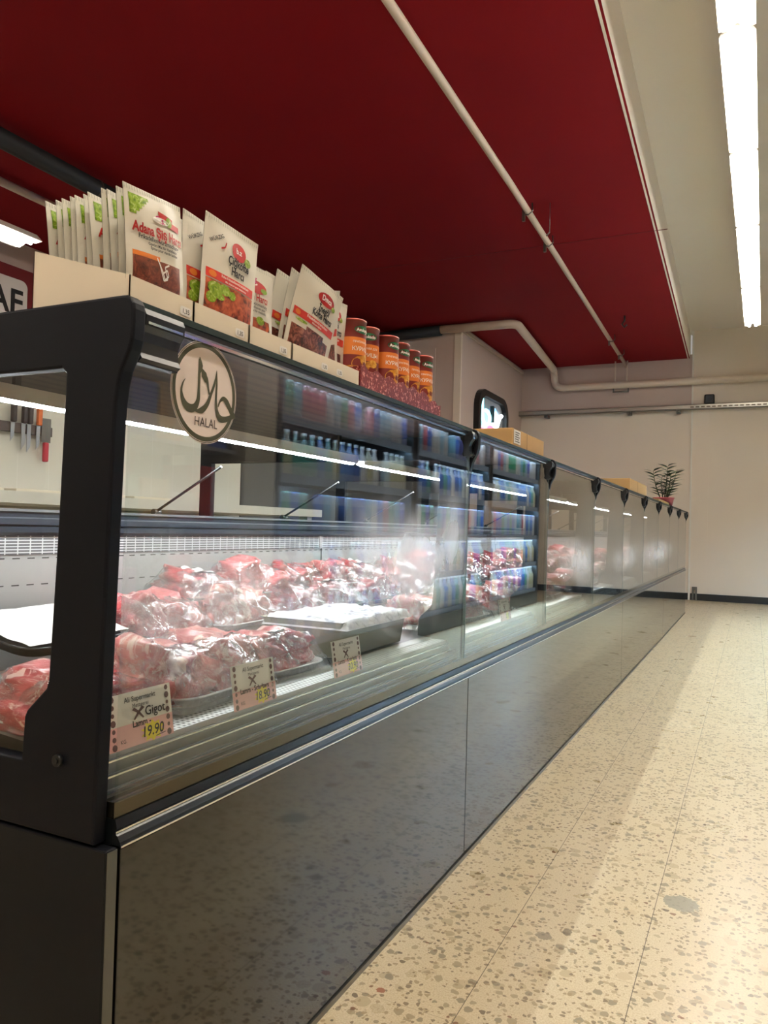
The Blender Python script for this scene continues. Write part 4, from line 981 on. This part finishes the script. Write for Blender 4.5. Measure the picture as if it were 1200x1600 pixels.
b.build('stems', m_plant, t); bl.build('leaves', m_plant, t)

# ------------------------------------------------------------------ across the aisle: drinks refrigerators and shelves (seen in the glass)
XF = 1.12
m_fr = mat('fridge_black', srgb(20, 26, 30), .3)
for u, (ya, yb) in enumerate(((3.90, 6.0), (6.03, 8.10), (8.13, 10.25))):
    t = thing('drinks_refrigerator', (XF+.35, (ya+yb)/2, 0), 'tall black open drinks refrigerator across the aisle, %s from the pillar' % ordn(u+1), 'refrigerator', 'drinks refrigerators across the aisle')
    MB().box(XF+.55, XF+.62, ya, yb, 0, 2.35).build('back_panel', m_fr, t)
    MB().box(XF-.02, XF+.62, ya, yb, 1.98, 2.35).build('header', m_fr, t)
    MB().box(XF-.02, XF+.62, ya, yb, 0, .16).build('plinth', m_fr, t)
    for yy in (ya, yb-.05): MB().box(XF-.02, XF+.55, yy, yy+.05, .16, 1.98).build('side_panel', m_fr, t)
    for z in (.20, .55, .90, 1.27, 1.64):
        s_ = MB().box(XF, XF+.55, ya+.05, yb-.05, z-.025, z).build('shelf', m_fr, t)
        MB().box(XF-.006, XF, ya+.05, yb-.05, z-.052, z+.004).build('price_rail', mat('rail_blue_grey', srgb(120, 140, 165), .4), s_)
        if z > .3: MB().box(XF+.006, XF+.020, ya+.06, yb-.06, z-.032, z-.026).build('shelf_led', m_fled, s_)
    MB().box(XF+.01, XF+.03, ya+.06, yb-.06, 1.968, 1.979).build('header_led', m_fled, t)
    MB().box(XF-.02, XF-.012, ya, yb, 1.945, 1.98).build('header_lip', m_fr, t)
def can_mat(name, cols):  # print palettes lean blue: cool fridge light is partly put into the colours
    m, nt, b = newmat(name); co = objco(nt); oi = N(nt, 'ShaderNodeObjectInfo'); sx = N(nt, 'ShaderNodeSeparateXYZ'); nt.links.new(co, sx.inputs[0])
    c = ramp(nt, oi.outputs['Random'], [(k/len(cols), srgb(*v)) for k, v in enumerate(cols)], 'CONSTANT')
    w = math_n(nt, 'LESS_THAN', math_n(nt, 'FRACT', math_n(nt, 'MULTIPLY', sx.outputs[2], 5.0)), .3)
    nt.links.new(mixc(nt, math_n(nt, 'MULTIPLY', w, .35), c, srgb(230, 235, 240)), b.inputs['Base Color']); b.inputs['Roughness'].default_value = .25; b.inputs['Metallic'].default_value = .2
    return m
m_can = can_mat('drink_can_print_blue_lit', [(200, 210, 220), (60, 110, 200), (220, 225, 228), (60, 150, 120), (150, 190, 215), (120, 180, 210), (180, 90, 110), (90, 100, 180)])
m_bot = can_mat('drink_bottle_print_blue_lit', [(90, 160, 150), (225, 230, 235), (90, 140, 210), (205, 205, 170), (200, 220, 225), (60, 100, 180)])
def mk_can(h, r):
    t = thing('drinks_can', (0, 0, 0), 'can', 'drinks can'); MB().lathe([(.0001, 0), (r*.8, 0), (r, .01), (r, h-.015), (r*.82, h), (.0001, h-.003)], seg=14).build('can_body', m_can, t, world=False); return t
def mk_bot(h, r):
    t = thing('drinks_bottle', (0, 0, 0), 'bottle', 'drinks bottle'); MB().lathe([(.0001, 0), (r*.9, 0), (r, .01), (r, h*.62), (r*.42, h*.82), (r*.36, h*.93)], seg=14).build('bottle_body', m_bot, t, world=False)
    MB().lathe([(r*.42, h*.93), (r*.42, h), (.0001, h)], seg=12).build('cap', m_paper, t, world=False); return t
CA, CB = mk_can(.265, .038), mk_can(.235, .038); BO = mk_bot(.29, .041)
LV = {.20: 'lowest', .55: 'second', .90: 'third', 1.27: 'fourth', 1.64: 'top'}; usedc = set()
for (ya, yb) in ((3.90, 6.0), (6.03, 8.10), (8.13, 10.25)):
    for z, pr, kd in ((.20, BO, 'bottle'), (.55, BO, 'bottle'), (.90, CA, 'can'), (1.27, BO, 'bottle'), (1.64, CB, 'can')):
        n = 19
        for k in range(n):
            y = ya+.11+(yb-ya-.22)*k/(n-1)
            if random.random() < .04: continue
            o = pr if pr.name not in usedc else copy_tree(pr); usedc.add(pr.name)
            o.location = (XF+.055, y, z); o['label'] = 'drinks %s on the %s shelf of a refrigerator across the aisle' % (kd, LV[z]); o['group'] = 'drinks %ss on the %s shelves across the aisle' % (kd, LV[z])
# grocery shelf nearer the viewer, across the aisle
t = thing('grocery_shelf', (1.4, 2.3, 0), 'grey shelving of mixed goods across the aisle before the pillar', 'shelf')
MB().box(1.60, 1.63, 1.0, 3.50, 0, 2.1).build('back_board', m_liner, t)
for z in (.16, .56, .96, 1.36, 1.76): MB().box(1.10, 1.60, 1.0, 3.50, z-.02, z).build('shelf_board', m_liner, t)
for y in (1.0, 2.24, 3.48): MB().box(1.56, 1.60, y-.015, y+.015, 0, 2.1).build('upright', m_steel_d, t)
gc = [((196, 150, 90), 'brown'), ((70, 90, 160), 'blue'), ((180, 60, 60), 'red'), ((216, 206, 190), 'cream'), ((90, 130, 90), 'green'), ((190, 140, 160), 'pink')]
for z in (.16, .56, .96, 1.36, 1.76):
    y = 1.05
    while y < 3.35:
        w = random.uniform(.12, .24); h = random.uniform(.14, .30); c, cn = random.choice(gc)
        o = bevel(MB().box(1.14, 1.38, y, y+w-.015, z+.001, z+h).build('grocery_box', mat('pack_'+cn, srgb(*c), .5)), .004)
        tag(o, cn+' grocery pack on the shelving across the aisle', 'grocery pack', cn+' packs on the shelving across the aisle'); y += w
